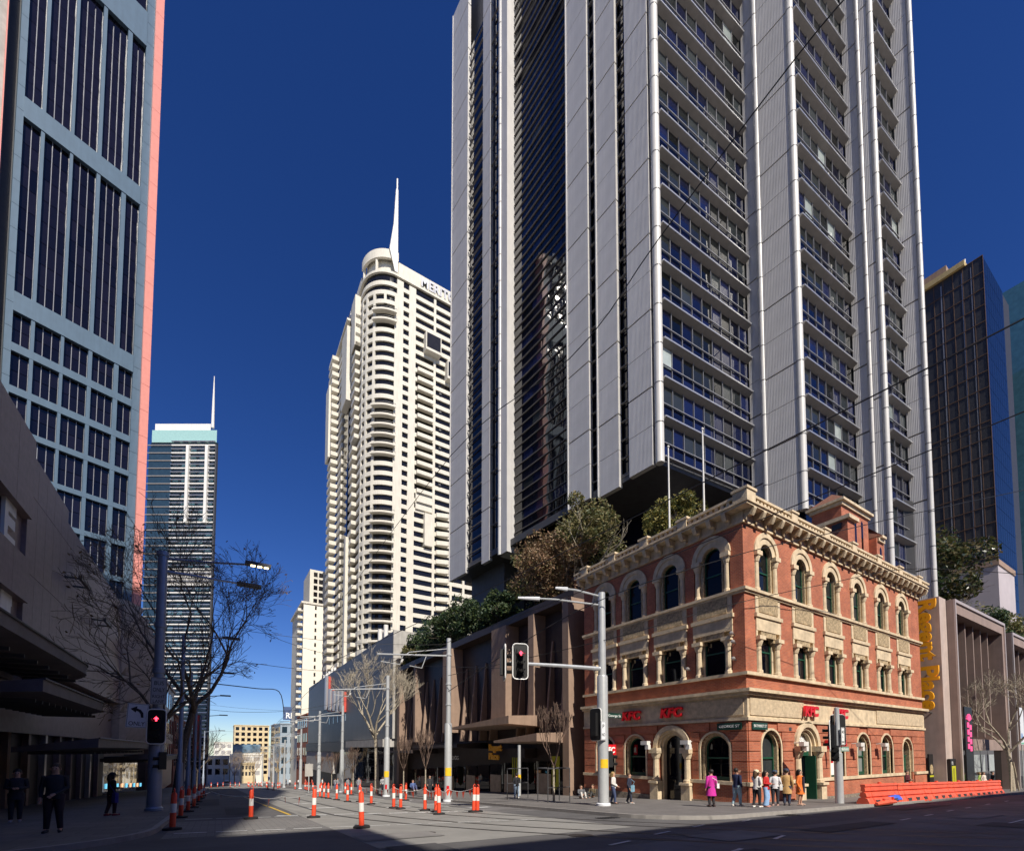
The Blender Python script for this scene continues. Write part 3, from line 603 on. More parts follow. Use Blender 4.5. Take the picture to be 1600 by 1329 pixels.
# ================================================================ SHOPPING PODIUM BESIDE THE BRICK BUILDING (east and north fronts)
pod = thing('shopping_podium', 'low brown podium with tall tan fins and projecting canopies left of the brick building', 'building', (24.6, 28.3, -3))
PX_ = 25.0; FP = Fr(PX_, 28.3, -90)              # u = -(Y-28.3)
part('wall', MB().prism([(PX_+1.2,28.4),(PX_+1.2,74.5),(60,74.5),(60,28.4)], -8, 14.2), BRONZE, pod, I4)
part('parapet', MB().box(-46.3, -1.5, -.15, 1.6, 14.2, 14.95), BRONZE, pod, FP.M)
def Y2u(y): return 28.3-y
for y0, y1, pr, zb in ((29.8,30.6,-.75,-6), (35.6,36.5,-.2,4.5), (40.3,43.2,-.4,4.6), (53.4,56.0,-.4,3.6), (66.5,67.2,-.2,2.6), (73.3,74.3,-.3,-8)):
    part('tall_fin', MB().box(Y2u(y1), Y2u(y0), pr, 1.25, zb, 14.19), TAN, pod, FP.M)
for a, b, n in ((43.5,53.2,4),(56.4,66.2,4),(67.4,73,3),(31.2,35.4,2),(36.7,40.1,2)):
    for i in range(n):
        y = a+(b-a)*(i+.5)/n
        part('wedge_fin', MB().add([(Y2u(y)-.14,.2,2.5),(Y2u(y)+.14,.2,2.5),(Y2u(y)+.14,1.3,2.5),(Y2u(y)-.14,1.3,2.5),(Y2u(y)-.1,1.05,11.5),(Y2u(y)+.1,1.05,11.5),(Y2u(y)+.1,1.3,11.5),(Y2u(y)-.1,1.3,11.5)], [(0,1,5,4),(1,2,6,5),(2,3,7,6),(3,0,4,7),(4,5,6,7),(3,2,1,0)]), TAN, pod, FP.M)
for a, b, z, pr, th in ((35.2,47.5,3.6,-3.2,.9),(30.6,37.5,2.0,-3.4,.8),(47,61,1.6,-2.6,.5),(61,73.5,.9,-2.8,.5)):
    part('canopy', MB().add([(Y2u(b),pr,z+.1),(Y2u(a),pr,z+th*.2),(Y2u(a),1.1,z),(Y2u(b),1.1,z),(Y2u(b),pr,z+.3),(Y2u(a),pr,z+th),(Y2u(a),1.1,z+th+.2),(Y2u(b),1.1,z+.5)], [(3,2,1,0),(4,5,6,7),(0,1,5,4),(1,2,6,5),(2,3,7,6),(3,0,4,7)]), TAN if z > 1.8 else BRONZE, pod, FP.M)
shopg = glass('dark shop window', (.012,.011,.011), ior=1.5, rnd=.6); LIT = mat('lit shop interior', (.3,.28,.22), .6, emit=(1,.85,.6), es=.6)
for i in range(14):
    y = 31.2+i*3.0
    if y < 73: part('shop_window', MB().box(Y2u(y+2.8), Y2u(y), 1.05, 1.18, -6, .6-.057*(y-30)), shopg, pod, FP.M)
LIME = mat('lime yellow banner', (.50,.50,.02), .5, var=.08)
DIMP = mat('added podium window glow', (.14,.11,.10), .6, var=.6, scale=1.2, emit=(.9,.65,.5), es=.03)  # faint glow added to brighten the dark podium windows
for i in (1,3,4,6,8,11): part('shop_fill_panel', MB().box(Y2u(33.8+i*3.0), Y2u(31.6+i*3.0), .96, 1.04, -6, -.6-.057*i*3), DIMP, pod, FP.M)
for y, z0, z1, w, lab in ((38.6,-2.0,1.4,1.3,'lime green banner with black emblem under the Regent Place sign'),(32.2,-2.0,.9,1.1,'lime green banner near the tan column beside the brick building'),(54.6,-3.2,-.4,1.6,'lime green banner behind the tram pole with yellow sticker')):
    b = thing('shop_banner', lab, 'banner', (PX_-.2, y, z0)); part('cloth', MB().prism([(0,z0+.4),(w/2,z0),(w,z0+.4),(w,z1),(0,z1)], -.16, -.1, 'y'), LIME, b, FP.M @ T(Y2u(y)-w,.3,0))
    part('emblem', MB().box(.2*w,.3*w,-.18,-.165,z0+.6,z1-.5).box(.45*w,.55*w,-.18,-.165,z0+.6,z1-.5), BLACKP, b, FP.M @ T(Y2u(y)-w,.3,0))
q0 = onX(764, 1186, PX_-.9)
s = thing('shop_sign', 'golden Regent Place lettering on two lines over the dark shop entrance', 'sign', tuple(q0)); M = FP.M @ T(Y2u(q0.y), -.9, q0.z)
lettering('letter', 'Place', YEL, s, M @ T(0,0,.05), .68, .14, .04, 0, 1.72*1.2); lettering('letter', 'Regent', YEL, s, M @ T(0,0,.95), .68, .14, .04, 0, 2.15*1.2)
q1 = onX(706, 1186, PX_-.6)
s = thing('shop_sign', 'small pale shop lettering on dark fascia right of a tram pole', 'sign', tuple(q1)); lettering('letter', 'DGG', WTXT, s, FP.M @ T(Y2u(q1.y), -.6, q1.z), .5, .05, .0, 0, 1.9)
part('fascia', MB().box(Y2u(52), Y2u(37), -.3, 1.1, .7, 1.6), BRONZE, pod, FP.M)
# ---- grey cinema block
cin = thing('cinema_block', 'windowless grey zinc clad block with pale end wall and red framed openings', 'building', (25, 77.5, -5))
FC = Fr(24.6, 76.8, -90); CL = 86
part('clad_wall', MB().box(-CL, 0, 0, 1.2, 3.4, 21.4), GREYZ, cin, FC.M)
part('end_wall', MB().box(.002, .35, .0, 26, 3.4, 21.6), CONC, cin, FC.M); part('roof', MB().box(-CL,0,1.21,26,20,20.6), CONC, cin, FC.M)
part('back_wall', MB().box(-CL,-.02,1.6,25,-12,19.9), DGREY, cin, FC.M); part('dark_reveal', MB().box(.36,2.0,.3,2,-8,16.5), BRONZE, cin, FC.M); part('white_trim', MB().box(.352,.7,-.12,.28,3.3,16.8), CONC, cin, FC.M)
part('white_canopy', MB().box(-26, .3, -1.6, .5, 1.9, 3.2), CONC, cin, FC.M); part('shop_band', MB().box(-CL,-26.2,-.5,.9,.9,3.3), DGREY, cin, FC.M)
part('lower_wall', MB().box(-CL,-45,-.3,1.4,-4.5,.8), CONC, cin, FC.M); part('shop_window', MB().box(-44.9,-.3,.7,1.55,-9,1.8), shopg, cin, FC.M)
REDF = mat('red painted steel', (.55,.07,.05), .5)
for i, (y, z0, z1) in enumerate(((128,11.5,20.5),(123,11,16.5),(118,10.5,15.5),(114,10,15),(110,10,14.6))):
    f = part('red_frame', MB().box(-(y-76.8)-1.6, -(y-76.8), -.5, .05, z0, z1), REDF, cin, FC.M); part('silver_duct', MB().tube([(-(y-76.8)-.8,-.75,z0+.3),(-(y-76.8)-.8,-.75,z1+.2)], .6, 10), ALU, f, FC.M, 40)
    part('slot_window', MB().box(-(y-76.8)-.9,-(y-76.8)-.2,-.06,.0,8.0,9.6), BLIND, cin, FC.M)
for x in (603, 594): 
    p = onX(x, 985, 27); part('white_stack', MB().tube([(p.x,p.y,20),(p.x,p.y,25.5)], .45, 10), WHITE, cin, I4, 40)
for i in range(5):
    y = 140+i*4; part('antenna', MB().tube([(28,y,20.6),(28,y,25+(i%2)*1.5)], .12, 5).box(27.7,28.3,y-.2,y+.2,23.2,25), WHITE, cin, I4)
# ---- right hand podium with the vertical sign
rp = thing('portal_podium', 'brown podium of deep square portals with upright fins right of the brick building', 'building', (52, 14.3, -4))
FR_ = Fr(52.6, 13.9, 0)
part('back_wall', MB().box(1.2, 60, 2.75, 30, -6, 13.6), BRONZE, rp, FR_.M)
PINKT = mat('dusty brown stone cladding', (.30,.22,.19), .75, var=.1, scale=1.2, streak=.12); PALET = mat('pale metal edge trim', (.52,.44,.40), .4, .2, .05)
jt = FR_.M
part('sign_wall', MB().box(-.6, 1.0, .0, 12, -5, 14.6), mat('sunlit copy of brown cladding', (.50,.40,.355), .75, var=.1, scale=1.2, streak=.15), rp, FR_.M);  # paler than the portal cladding: sunlight on this wall put into its colour
def portal(x0, x1, zt, sill, first=False):
    p = part('portal_frame', MB().box(x0,x0+.7,-.5,2.7,-6,zt).box(x1-.7,x1,-.5,2.7,-6,zt).box(x0+.7,x1-.7,-.5,2.7,zt-1.15,zt), PINKT, rp, FR_.M)
    part('edge_trim', MB().box(x0,x0+.22,-.62,-.5,-6,zt).box(x1-.22,x1,-.62,-.5,-6,zt).box(x0+.22,x1-.22,-.62,-.5,zt-.25,zt), PALET, p, FR_.M)
    n = 6; w = (x1-x0-1.4)/n
    for i in range(n):
        u = x0+.7+i*w
        if i: part('upright_fin', MB().box(u-.09,u+.09,.1,2.7,2.6,zt-1.2), PINKT, rp, FR_.M)
        for z0, z1 in ((9.2,zt-1.6),(2.9,6.4)): part('brown_panel', MB().box(u+.15,u+w*.62,1.2,1.5,z0,z1), PINKT, rp, FR_.M)
        part('window', MB().box(u+.12,u+w-.12,1.5,1.7,6.5,9.1), BLACKG, rp, FR_.M)
    for z in (9.1,6.45,2.6): part('shelf_ledge', MB().box(x0+.7,x1-.7,1.0,2.7,z-.12,z), BRONZE, rp, FR_.M)
    part('shop_head', MB().box(x0+.7,x1-.7,-.15,2.7,1.4,2.45), PINKT, rp, FR_.M)
    for i in range(n):
        u = x0+.7+i*w; part('shop_window', MB().box(u+.05,u+w-.05,.0,.1,-5,1.4), shopg if (i+first) % 3 else TEAL, rp, FR_.M)
portal(1.05, 16.2, 14.5, 0, True); portal(19.0, 36, 14.0, 0); portal(38, 58, 13.6, 0)
for i in range(4): part('lit_window', MB().box(4.2+i*2.2,6.0+i*2.2,-.08,-.01,-.6,1.0), BLIND, rp, FR_.M)
part('lit_window', MB().box(5.6,7.5,-.09,-.01,-3.0,-.9), BLIND, rp, FR_.M)
q0 = FR_.M @ Vector((-.6, .25, 0)); VS = Fr(52.0, 14.3, -90)
s = thing('vertical_sign', 'large golden Regent Place letters running down the brown wall right of the brick building', 'sign', (51.2, 14.2, 4))
za, zb2 = onX(1450, 936, 51.6).z, onX(1452, 1110, 51.6).z
MV = Matrix(((0,0,-1,51.45),(0,-1,0,15.2),(-1,0,0,za),(0,0,0,1))) @ RX(-90)      # reads downwards, faces east
lettering('letter', 'Regent Place', YEL, s, MV, 1.26, .22, .07, 0, za-zb2)
for i in range(6): part('sign_bracket', MB().tube([(-.6,.8,13.4-i*1.75),(-1.2,.8,13.4-i*1.75)], .05, 5), DGREY, s, FR_.M)
ad = thing('poster_panel', 'black food poster panel on the wall beside the brick building', 'sign', (50.6,14.2,-2)); Ma = FR_.M @ T(-1.55,.75,0)
part('board', MB().box(0,.95,.1,.2,-3.,1.1), BLACKP, ad, Ma)
for z in (-.6,-2.4):
    part('dish_print', MB().prism([(.12+.36+.36*math.cos(t*.5236), z+.4+.42*math.sin(t*.5236)) for t in range(12)], .08, .098, 'y'), mat('food print', (.45,.35,.2), .5, var=.7, scale=14), ad, Ma)
    part('green_print', MB().box(.05,.9,.085,.098,z-.25,z-.1), LIME, ad, Ma)
ad = thing('poster_panel', 'black panel with tall lime strip and map beside the pale portal edge', 'sign', (51.6,14.,-2)); Ma = FR_.M @ T(-.5,-.35,0)
part('board', MB().box(0,1.3,.1,.3,-3.1,.7), BLACKP, ad, Ma); part('lime_print', MB().box(.22,1.15,.08,.098,-2.6,.1), LIME, ad, Ma); lettering('lettering', '10', WTXT, ad, Ma @ T(.2,.098,.2), .3, .01, 0, 0, one=True)
part('map_print', MB().box(.5,.56,.07,.079,-2.3,-.1).box(.75,.8,.07,.079,-2.3,-.1), BLACKP, ad, Ma)
PINKN = mat('pink neon print', (.8,.08,.22), .5, emit=(1,.1,.3), es=.5)
ad = thing('blade_banner', 'dark hanging banner with pink palm drawing in the first portal', 'banner', (55,13.5,0)); Ma = FR_.M @ T(2.0,-.75,0)
part('board', MB().box(0,2.0,.1,.2,-1.2,5.2), BLACKP, ad, Ma)
pk = MB(); random.seed(3)
for i in range(9):
    a = R(20+i*18); pk.tube([(1.0,.08,4.0),(1.0+.5*math.cos(a),.08,4.0+.6*math.sin(a)),(1.0+.95*math.cos(a),.08,4.0+.55*math.sin(a))],[.07,.06,.01],4)
for i in range(4):
    for k in range(2): pk.box(.45+k*.6,.95+k*.6,.06,.09,3.4-i*.62-k*.2,3.85-i*.62-k*.2)
part('pink_print', pk, PINKN, ad, Ma)
ad = thing('shopfront_lettering', 'white block letters along the bottom of the gallery shop window', 'sign', (56,15.9,-3)); lettering('letter', 'DESIGALLERY', WTXT, ad, FR_.M @ T(2.4,-.1,-3.4), .95, .05, .03, 0, 5.6)

# ================================================================ CREAM APARTMENT TOWER with the rounded corner
mt = thing('apartment_tower', 'tall cream apartment tower with rounded corner, stacked balconies and a slim white spire', 'tower', (47, 156, -8))
mf = 3.25; cx, cy, r_ = 47, 156, 9.2; Z0, NFL = 16.0, 44; ZTOP = Z0+NFL*mf
def arcp(r, a0, a1, n): return [(cx+r*math.cos(R(a0+(a1-a0)*i/n)), cy+r*math.sin(R(a0+(a1-a0)*i/n))) for i in range(n+1)]
def outline(r, o): return [(86,cy-r),(cx,cy-r)]+arcp(r,270,180,12)[1:]+[(cx-r,172),(cx-r-1.2+o,172),(cx-r-1.2+o,196),(86,196)]
part('glazed_body', MB().prism(outline(r_-.5,.5), -10, ZTOP+1), WINDK, mt, I4)
def ring(pts0, pts1, z0, z1):
    m = MB(); k = len(pts0); m.add([(*p,z0) for p in pts0]+[(*p,z0) for p in pts1]+[(*p,z1) for p in pts0]+[(*p,z1) for p in pts1],
      [q for i in range(k-1) for q in ((i,i+1,k+i+1,k+i),(2*k+i,3*k+i,3*k+i+1,2*k+i+1),(k+i,k+i+1,3*k+i+1,3*k+i),(i,2*k+i,2*k+i+1,i+1))]+[(0,k,3*k,2*k),(k-1,3*k-1,4*k-1,2*k-1)]); return m
def mm(poly0, poly1, z0, z1, name): return ring(poly0, poly1, z0, z1).mesh(name, CREAM)
path_o = [(86,cy-r_),(cx,cy-r_)]+arcp(r_,270,180,14)[1:]+[(cx-r_,172)]
path_i = [(86,cy-r_+.7),(cx,cy-r_+.7)]+arcp(r_-.7,270,180,14)[1:]+[(cx-r_+.7,172)]
sp_mesh = mm(path_o, path_i, 0, 1.4, 'spandrel')
bal = MB(); rb = r_+1.25
bal.merge(ring(arcp(rb,268,222,10), arcp(r_-.45,268,222,10), 0, .28)).merge(ring(arcp(rb,268,222,10), arcp(rb-.12,268,222,10), .28, .62)); bal_m = bal.mesh('round_balcony', CREAM)
balr = MB()
for i in range(11): p = arcp(rb-.06,268,222,10)[i]; balr.tube([(*p,.6),(*p,1.15)], .03, 4)
balr.merge(ring(arcp(rb,268,222,10), arcp(rb-.1,268,222,10), 1.1, 1.18)); balr_m = balr.mesh('railing', DGREY)
cut_o = [(86,cy-r_),(cx+1,cy-r_)]; lowA = mm(cut_o, [(86,cy-r_+.7),(cx+1,cy-r_+.7)], 0, 1.4, 'spandrel'); lowB = mm(arcp(r_,222,180,8)+[(cx-r_,172)], arcp(r_-.7,222,180,8)+[(cx-r_+.7,172)], 0, 1.5, 'spandrel')
sb = MB().box(0,5.6,-1.5,.5,0,.25).box(0,5.6,-1.5,-1.38,.25,1.25).box(0,.12,-1.38,.5,.25,1.25); sb_m = sb.mesh('balcony', CREAM); wb_m = MB().prism([(0,0),(4.2,0),(4.2,-1.9),(0,-.6)], 0, 1.45).mesh('balcony', CREAM)
eb = MB().box(-1.5,.5,0,5,0,.25).box(-1.5,-1.38,0,5,.25,1.3).box(-1.38,.5,4.88,5,.25,1.3).box(-1.38,.5,0,.12,.25,1.3).mesh('balcony', CREAM)
eb2 = MB().box(-2.2,.3,0,7,0,1.5).mesh('balcony', CREAM)
wn = bmesh_box(2.4,.12,1.25,WINDK); ac = bmesh_box(.8,.45,.55,DGREY)
for i in range(NFL):
    z = Z0+i*mf; M = T(0,0,z); bl = (i < 19) or (25 <= i < 31) or (i in (37,38)) if False else (i < 20 or 24 < i < 31 or 38 < i < 41)
    if bl: part('spandrel', lowA, None, mt, M); part('spandrel', lowB, None, mt, M); b = part('round_balcony', bal_m, None, mt, M); part('railing', balr_m, None, b, M)
    else: part('spandrel', sp_mesh, None, mt, M)
    k = 52.4 if i > 21 else 56.0
    if i <= 20: part('balcony', wb_m, None, mt, T(61.5,cy-r_-.02,z+.1))
    elif i < 36: part('balcony', sb_m, None, mt, T(54.2,cy-r_+.4,z))
    if 22 < i < 34 and i % 2: part('air_conditioner', ac, None, mt, T(62.2,cy-r_-.5,z+1.75))
    part('balcony', eb, None, mt, T(cx-r_-.02,158+(i//14)%2*2.0,z)); part('balcony', eb2, None, mt, T(cx-r_-1.1,188,z))
    part('end_slab', bmesh_box(.9, 7, 1.7, CREAM), None, mt, T(cx-r_-.8,181,z))
# solid piers between the window strips
def pier(x0, x1, z0, z1, pr=.06): part('pier', MB().box(x0,x1,cy-r_-pr,cy-r_+.9,z0,z1), CREAM, mt, I4)
for x0, x1 in ((47.0,49.2),(51.2,53.6),(60.2,61.0),(66.8,67.6),(71.7,72.5),(77,78)): pier(x0,x1,Z0-24,ZTOP)
pier(54.02,59.98,Z0+20.3*mf,Z0+22*mf,.5); pier(57,59.9,Z0+16.6*mf,Z0+20*mf,1.2)
for x in (50.1,):
    pass
for a in (268, 246, 223, 203, 186):
    x, y = cx+(r_+.05)*math.cos(R(a)), cy+(r_+.05)*math.sin(R(a)); part('curved_pier', ring(arcp(r_+.05,a+2.6,a-2.6,3), arcp(r_-1,a+2.6,a-2.6,3), (Z0+41*mf if 223 < a < 260 else Z0-24), ZTOP-1.6*mf), CREAM, mt, I4)
part('east_fin', MB().box(cx-r_-2.4,cx-r_-.3,163.5,166,Z0-20,Z0+18*mf), CREAM, mt, I4)
part('east_block', MB().box(cx-r_-2.2,cx-r_+.5,168,176,Z0+34*mf,ZTOP-1.5*mf), CREAM, mt, I4); part('east_block', MB().box(cx-r_-4.,cx-r_-1.,190,196,Z0+31*mf,ZTOP-4*mf), CREAM, mt, I4)
part('east_block', MB().box(cx-r_-1.8,cx-r_+.5,158,163,Z0+38*mf,ZTOP-.5*mf), CREAM, mt, I4)
for x, z0 in ((56.5,Z0+37.4*mf),(64.5,Z0+35.3*mf)):
    b = part('projecting_box', MB().box(x,x+5.6,cy-r_-2.3,cy-r_+.5,z0,z0+2.0*mf), CREAM, mt, I4); part('box_window', MB().box(x+.3,x+5.3,cy-r_-2.36,cy-r_-2.31,z0+.9,z0+2.0*mf-.5), WINDK, b, I4)
part('roof_slab', MB().prism(outline(r_+.2,0), ZTOP+.9, ZTOP+1.7), CREAM, mt, I4)
part('crown_wall', ring(arcp(r_+.1,272,176,14), arcp(r_-.7,272,176,14), ZTOP+6.2, ZTOP+9.2), CREAM, mt, I4); part('crown_roof', MB().prism(arcp(r_,272,176,14)+[(cx+.4,cy+.6)], ZTOP+8.4, ZTOP+9.1), CREAM, mt, I4)
for a in (270, 225, 182): part('crown_column', MB().tube([(cx+(r_-.6)*math.cos(R(a)),cy+(r_-.6)*math.sin(R(a)),ZTOP+1.6),(cx+(r_-.6)*math.cos(R(a)),cy+(r_-.6)*math.sin(R(a)),ZTOP+8.4)], .5, 6), CREAM, mt, I4)
part('crown_drum', ring(arcp(r_-1.6,275,175,12), arcp(r_-2.2,275,175,12), ZTOP+1.6, ZTOP+8.4), CREAM, mt, I4)
part('sign_parapet', MB().box(cx+.5,86,cy-r_+.3,cy-r_+1.2,ZTOP+1.7,ZTOP+6.4), CREAM, mt, I4); part('east_sign_parapet', MB().box(cx-r_+.2,cx-r_+1.2,158,185,ZTOP+1.7,ZTOP+5.5), CREAM, mt, I4)
sx = cx-.9; spz = ZTOP+31.5
part('spire', MB().add([(sx-.1,cy-r_-.3,ZTOP+2),(sx+.9,cy-r_-.3,ZTOP+2),(sx+.9,cy-r_+.7,ZTOP+2),(sx-2.0,cy-r_+.7,ZTOP+8),(sx-1.9,cy-r_-.3,ZTOP+9),(sx+.9,cy-r_-.3,ZTOP+9),(sx+.9,cy-r_+.7,ZTOP+9),(sx-1.9,cy-r_+.7,ZTOP+9),
   (sx-.55,cy-r_-.2,ZTOP+19),(sx+.85,cy-r_-.2,ZTOP+19),(sx+.85,cy-r_+.6,ZTOP+19),(sx-.55,cy-r_+.6,ZTOP+19),(sx+.1,cy-r_-.1,spz),(sx+.8,cy-r_-.1,spz),(sx+.8,cy-r_+.5,spz),(sx+.1,cy-r_+.5,spz)],
   [(4,5,9,8),(5,6,10,9),(6,7,11,10),(7,4,8,11),(8,9,13,12),(9,10,14,13),(10,11,15,14),(11,8,12,15),(12,13,14,15),(0,1,5,4),(1,2,6,5)]), WHITE, mt, I4)
part('spire_tip', MB().box(sx+.3,sx+.7,cy-r_,cy-r_+.4,spz,spz+4), WHITE, mt, I4)
sg = thing('rooftop_sign', 'silver MERITON letters along the parapet of the cream tower', 'sign', (57,cy-r_,ZTOP+2)); lettering('letter', 'MERITON', ALU, sg, T(55.2,cy-r_+.1,ZTOP+2.3), 3.4, .5, .12, 0, 16)
sg = thing('rooftop_sign', 'silver MERITON letters seen edge on along the left side of the cream tower', 'sign', (cx-r_,178,ZTOP+2)); lettering('letter', 'MERITON', ALU, sg, T(cx-r_,182,ZTOP+1.9) @ RZ(-90), 3.2, .5, .12, 0, 15)
# ---- white block further along
wb_ = thing('white_apartment_block', 'plain white apartment block with a stack of small balconies on its left side', 'building', (28.5, 206, -12))
part('wall', MB().box(28.5,44,206,240,-14,61.5), mat('warm white render', (.80,.75,.64), .8, var=.05, scale=.5), wb_, I4); part('roof_slab', MB().box(27.6,44.4,205.6,240,61.5,62.3), CREAM, wb_, I4)
part('tower_part', MB().box(33,46,222,240,62.3,82), CREAM, wb_, I4)
for i in range(18):
    z = 6+i*3.1; b = part('balcony', MB().box(26.6,28.5,208,212,z,z+1.1), CREAM, wb_, I4); part('window', MB().box(28.36,28.5,207.4,214,z+1.0,z+2.7), WINDK, b, I4)
    part('window', MB().box(32.8,33.5,205.9,206.05,z+.8,z+2.3), WINDK, wb_, I4)
for i in range(6):
    for k in range(2): part('window', MB().box(34.6+k*2.2,36.2+k*2.2,221.85,222,64+i*3,65.9+i*3), WINDK, wb_, I4)
# ================================================================ LEFT SIDE OF THE STREET
# ---- pink and blue grey tower
random.seed(5)
a_, b_ = dist(20, 235, 51.9), dist(246, 235, 63); rz = math.degrees(math.atan2(b_.y-a_.y, b_.x-a_.x))
pk_ = thing('glass_tower', 'tower with pale blue frames, black glass and a sunlit pink granite edge on the left', 'tower', (a_.x, a_.y, 15)); FT = Fr(a_.x, a_.y, rz)
UC = [FT.u(x, 235) for x in (12, 22, 34, 63, 69, 110, 115, 153, 159, 193, 200, 222, 234, 247)]; UW = UC[-1]
part('body', MB().box(UC[0]-6, UW-.4, .9, 22, 15, 124), DARK, pk_, FT.M)
def zt(px, y): return FT.at(px, y)[1]
bands = [(zt(200,20)-2.2, zt(200,-5)+.6), (zt(112,239), zt(112,208)), (zt(103,527), zt(103,498)), (zt(100,585), zt(100,573)), (zt(96,646), zt(96,635)), (zt(93,703), zt(93,694)), (zt(90,763), zt(90,755))]
dz = bands[-2][0]-bands[-1][0]; bands += [(bands[-1][0]-dz*k, bands[-1][1]-dz*k) for k in (1,2,3)]
for x0, x1, m_, y in ((UC[1],UC[2],BLUEG,0),(UC[3],UC[4],BLUEG,.02),(UC[5],UC[6],BLUEG,.02),(UC[7],UC[8],BLUEG,.02),(UC[9],UC[10],BLUEG,.02),(UC[11],UC[12],BLUEG,0)):
    if x1-x0 < 1.0 and y: part('vertical_mullion', MB().box(x0,x1,y,1.2,15,124), m_, pk_, FT.M)
    else:
        z = 15
        while z < 120: part('frame_panel', bmesh_box(x1-x0,1.2,2.96,m_), None, pk_, FT.M @ T(x0,y,z)); z += 3
z = 15
while z < 120:
    part('granite_panel', bmesh_box(UW-UC[12]-.02,2.4,3.66,PINKG), None, pk_, FT.M @ T(UC[12]+.02,-.35,z)); part('granite_panel', bmesh_box(UC[1]-UC[0]-.6,2.4,3.66,PINKG), None, pk_, FT.M @ T(UC[0]-.6,-.9,z)); z += 3.7
part('pier_core', MB().box(UC[12]+.3,UW-.3,.2,8,15,122).box(UC[0]-.4,UC[1]-1.4,.2,8,15,122), DGREY, pk_, FT.M); part('grey_pier', MB().box(UC[0]-4,UC[0]-.65,-.5,2,15,122), CONC, pk_, FT.M)
for z0, z1 in bands: part('spandrel_band', MB().box(UC[2]-.02, UC[11]+.02, -.06 if z1-z0 > 2 else .0, 1., z0, z1), BLUEG, pk_, FT.M)
secs = [(bands[1][1], bands[0][0], 8), (bands[2][1], bands[1][0], 8)]+[(bands[i+1][1], bands[i][0], 2) for i in range(2, 9)]
bays = [(UC[2],UC[3],2),(UC[4],UC[5],3),(UC[6],UC[7],3),(UC[8],UC[9],3),(UC[10],UC[11],2)]
BKG2 = glass('black tower glass', (.006,.005,.009), ior=1.55, rnd=.6, wob=.14)
cnt = 0; rest = MB()
for z0, z1, n in secs[1:]+secs[:1]:
    h = (z1-z0)/n
    for i in range(n-1, -1, -1):
        if z0+i*h < 15: continue
        for x0, x1, c in bays:
            w = (x1-x0)/c
            for k in range(c):
                if cnt < 296: part('pane', bmesh_box(w-.07,.1,h-.07,BKG2), None, pk_, FT.M @ T(x0+k*w+.035,.5,z0+i*h+.035))
                else: rest.box(x0+k*w+.035, x0+(k+1)*w-.035, .5, .6, z0+i*h+.035, z0+(i+1)*h-.035)
                cnt += 1
part('pane_rows', rest, BKG2, pk_, FT.M)['kind'] = 'stuff'
part('upper_glass', MB().box(UC[2],UC[11],.5,.7,bands[0][1],122), BKG2, pk_, FT.M)
g = MB()
for x0, x1, c in bays:
    for k in range(c+1): g.box(x0+(x1-x0)*k/c-.035, x0+(x1-x0)*k/c+.035, .44,.58, 15, 100)
part('glazing_bars', g, ALUD, pk_, FT.M)['kind'] = 'stuff'
# ---- granite podium with canopies
gp = thing('granite_podium', 'dark brown granite shopping building with curved canopies on the shaded left pavement', 'building', (-9, 40, -3)); FG = Fr(-8.7, 0, 90)   # u = Y
part('inner_wall', MB().box(10,62,1.0,30,-8,16.6), DARK, gp, FG.M)
for i in range(19):
    u = 33.6+i*1.5
    for z0, z1 in ((6.2,10.8),(10.83,15.0),(15.03,17.2)):
        if u > 41 and z0 > 15: z1 = 16.4
        part('granite_panel', bmesh_box(1.48, 1.0, z1-z0, GRANITE), None, gp, FG.M @ T(u,0,z0))
for z0, z1 in ((13.4,17.6),(9.0,11.2),(5.4,7.0)): 
    for i in range(6): part('granite_panel', bmesh_box(2.28,1.2,z1-z0,GRANITE), None, gp, FG.M @ T(19.6+i*2.3,-.25,z0))
part('reveal_pier', MB().box(31.2,33.58,.2,1.2,5,17.3), GRANITE, gp, FG.M); BLG = glass('blue grey shaded glass', (.05,.06,.085), ior=1.5, rnd=.3)
for z0, z1 in ((11.2,13.4),(7.0,9.0)):
    for i in range(5): part('window', MB().box(19.8+i*2.3,22.0+i*2.3,.4,.55,z0,z1), BLG, gp, FG.M)
    part('lattice', MB().box(30.9,31.3,.05,.2,z0,z1).box(31.3,32.3,.05,.2,z0+.1,z0+.6).box(31.3,32.2,.05,.2,z0+1.0,z0+1.5).box(31.3,32.3,.05,.2,z1-.5,z1), WHITE, gp, FG.M)
for u, z in ((40.5,12.6),(48.5,11.7),(55,8.3)): part('light_bar', MB().box(u,u+2.6,-.9,-.72,z,z+.25).box(u+.2,u+.3,-.73,0,z+.05,z+.15).box(u+2.3,u+2.4,-.73,0,z+.05,z+.15), DGREY, gp, FG.M)
CANO = mat('dark fabric canopy', (.12,.105,.115), .6, var=.2, scale=1.5)
def canopy(u0, u1, y1, z, rise, lab=None):
    n = 14; top = []; r = 2.6
    pl = [(u0,0),(u0,-y1)]+[(u1-r+r*math.sin(R(90*i/8)), -y1+r*1.2-r*1.2*math.cos(R(90*i/8))) for i in range(9)]+[(u1,0)]
    m = MB(); k = len(pl)
    def zz(p): return z+rise*(-p[1]/y1)**2
    m.add([(a,b,zz((a,b))) for a,b in pl]+[(a,b,zz((a,b))+.16+.35*(1 if b < -1 else .3)) for a,b in pl], [tuple(range(k))[::-1], tuple(range(k,2*k))]+[(i,(i+1)%k,k+(i+1)%k,k+i) for i in range(k)])
    c = part('canopy', m, CANO, gp, FG.M)
    part('canopy_lip', MB().tube([(a,b-.03,zz((a,b))+.5) for a,b in pl[1:-1]], .05, 6), DGREY, c, FG.M)
    for i in range(1, n): part('canopy_rib', bmesh_box(.1,y1-.6,.14,DGREY), None, c, FG.M @ T(u0+(u1-u0-1)*i/n-.05,-y1+.4,z-.12))
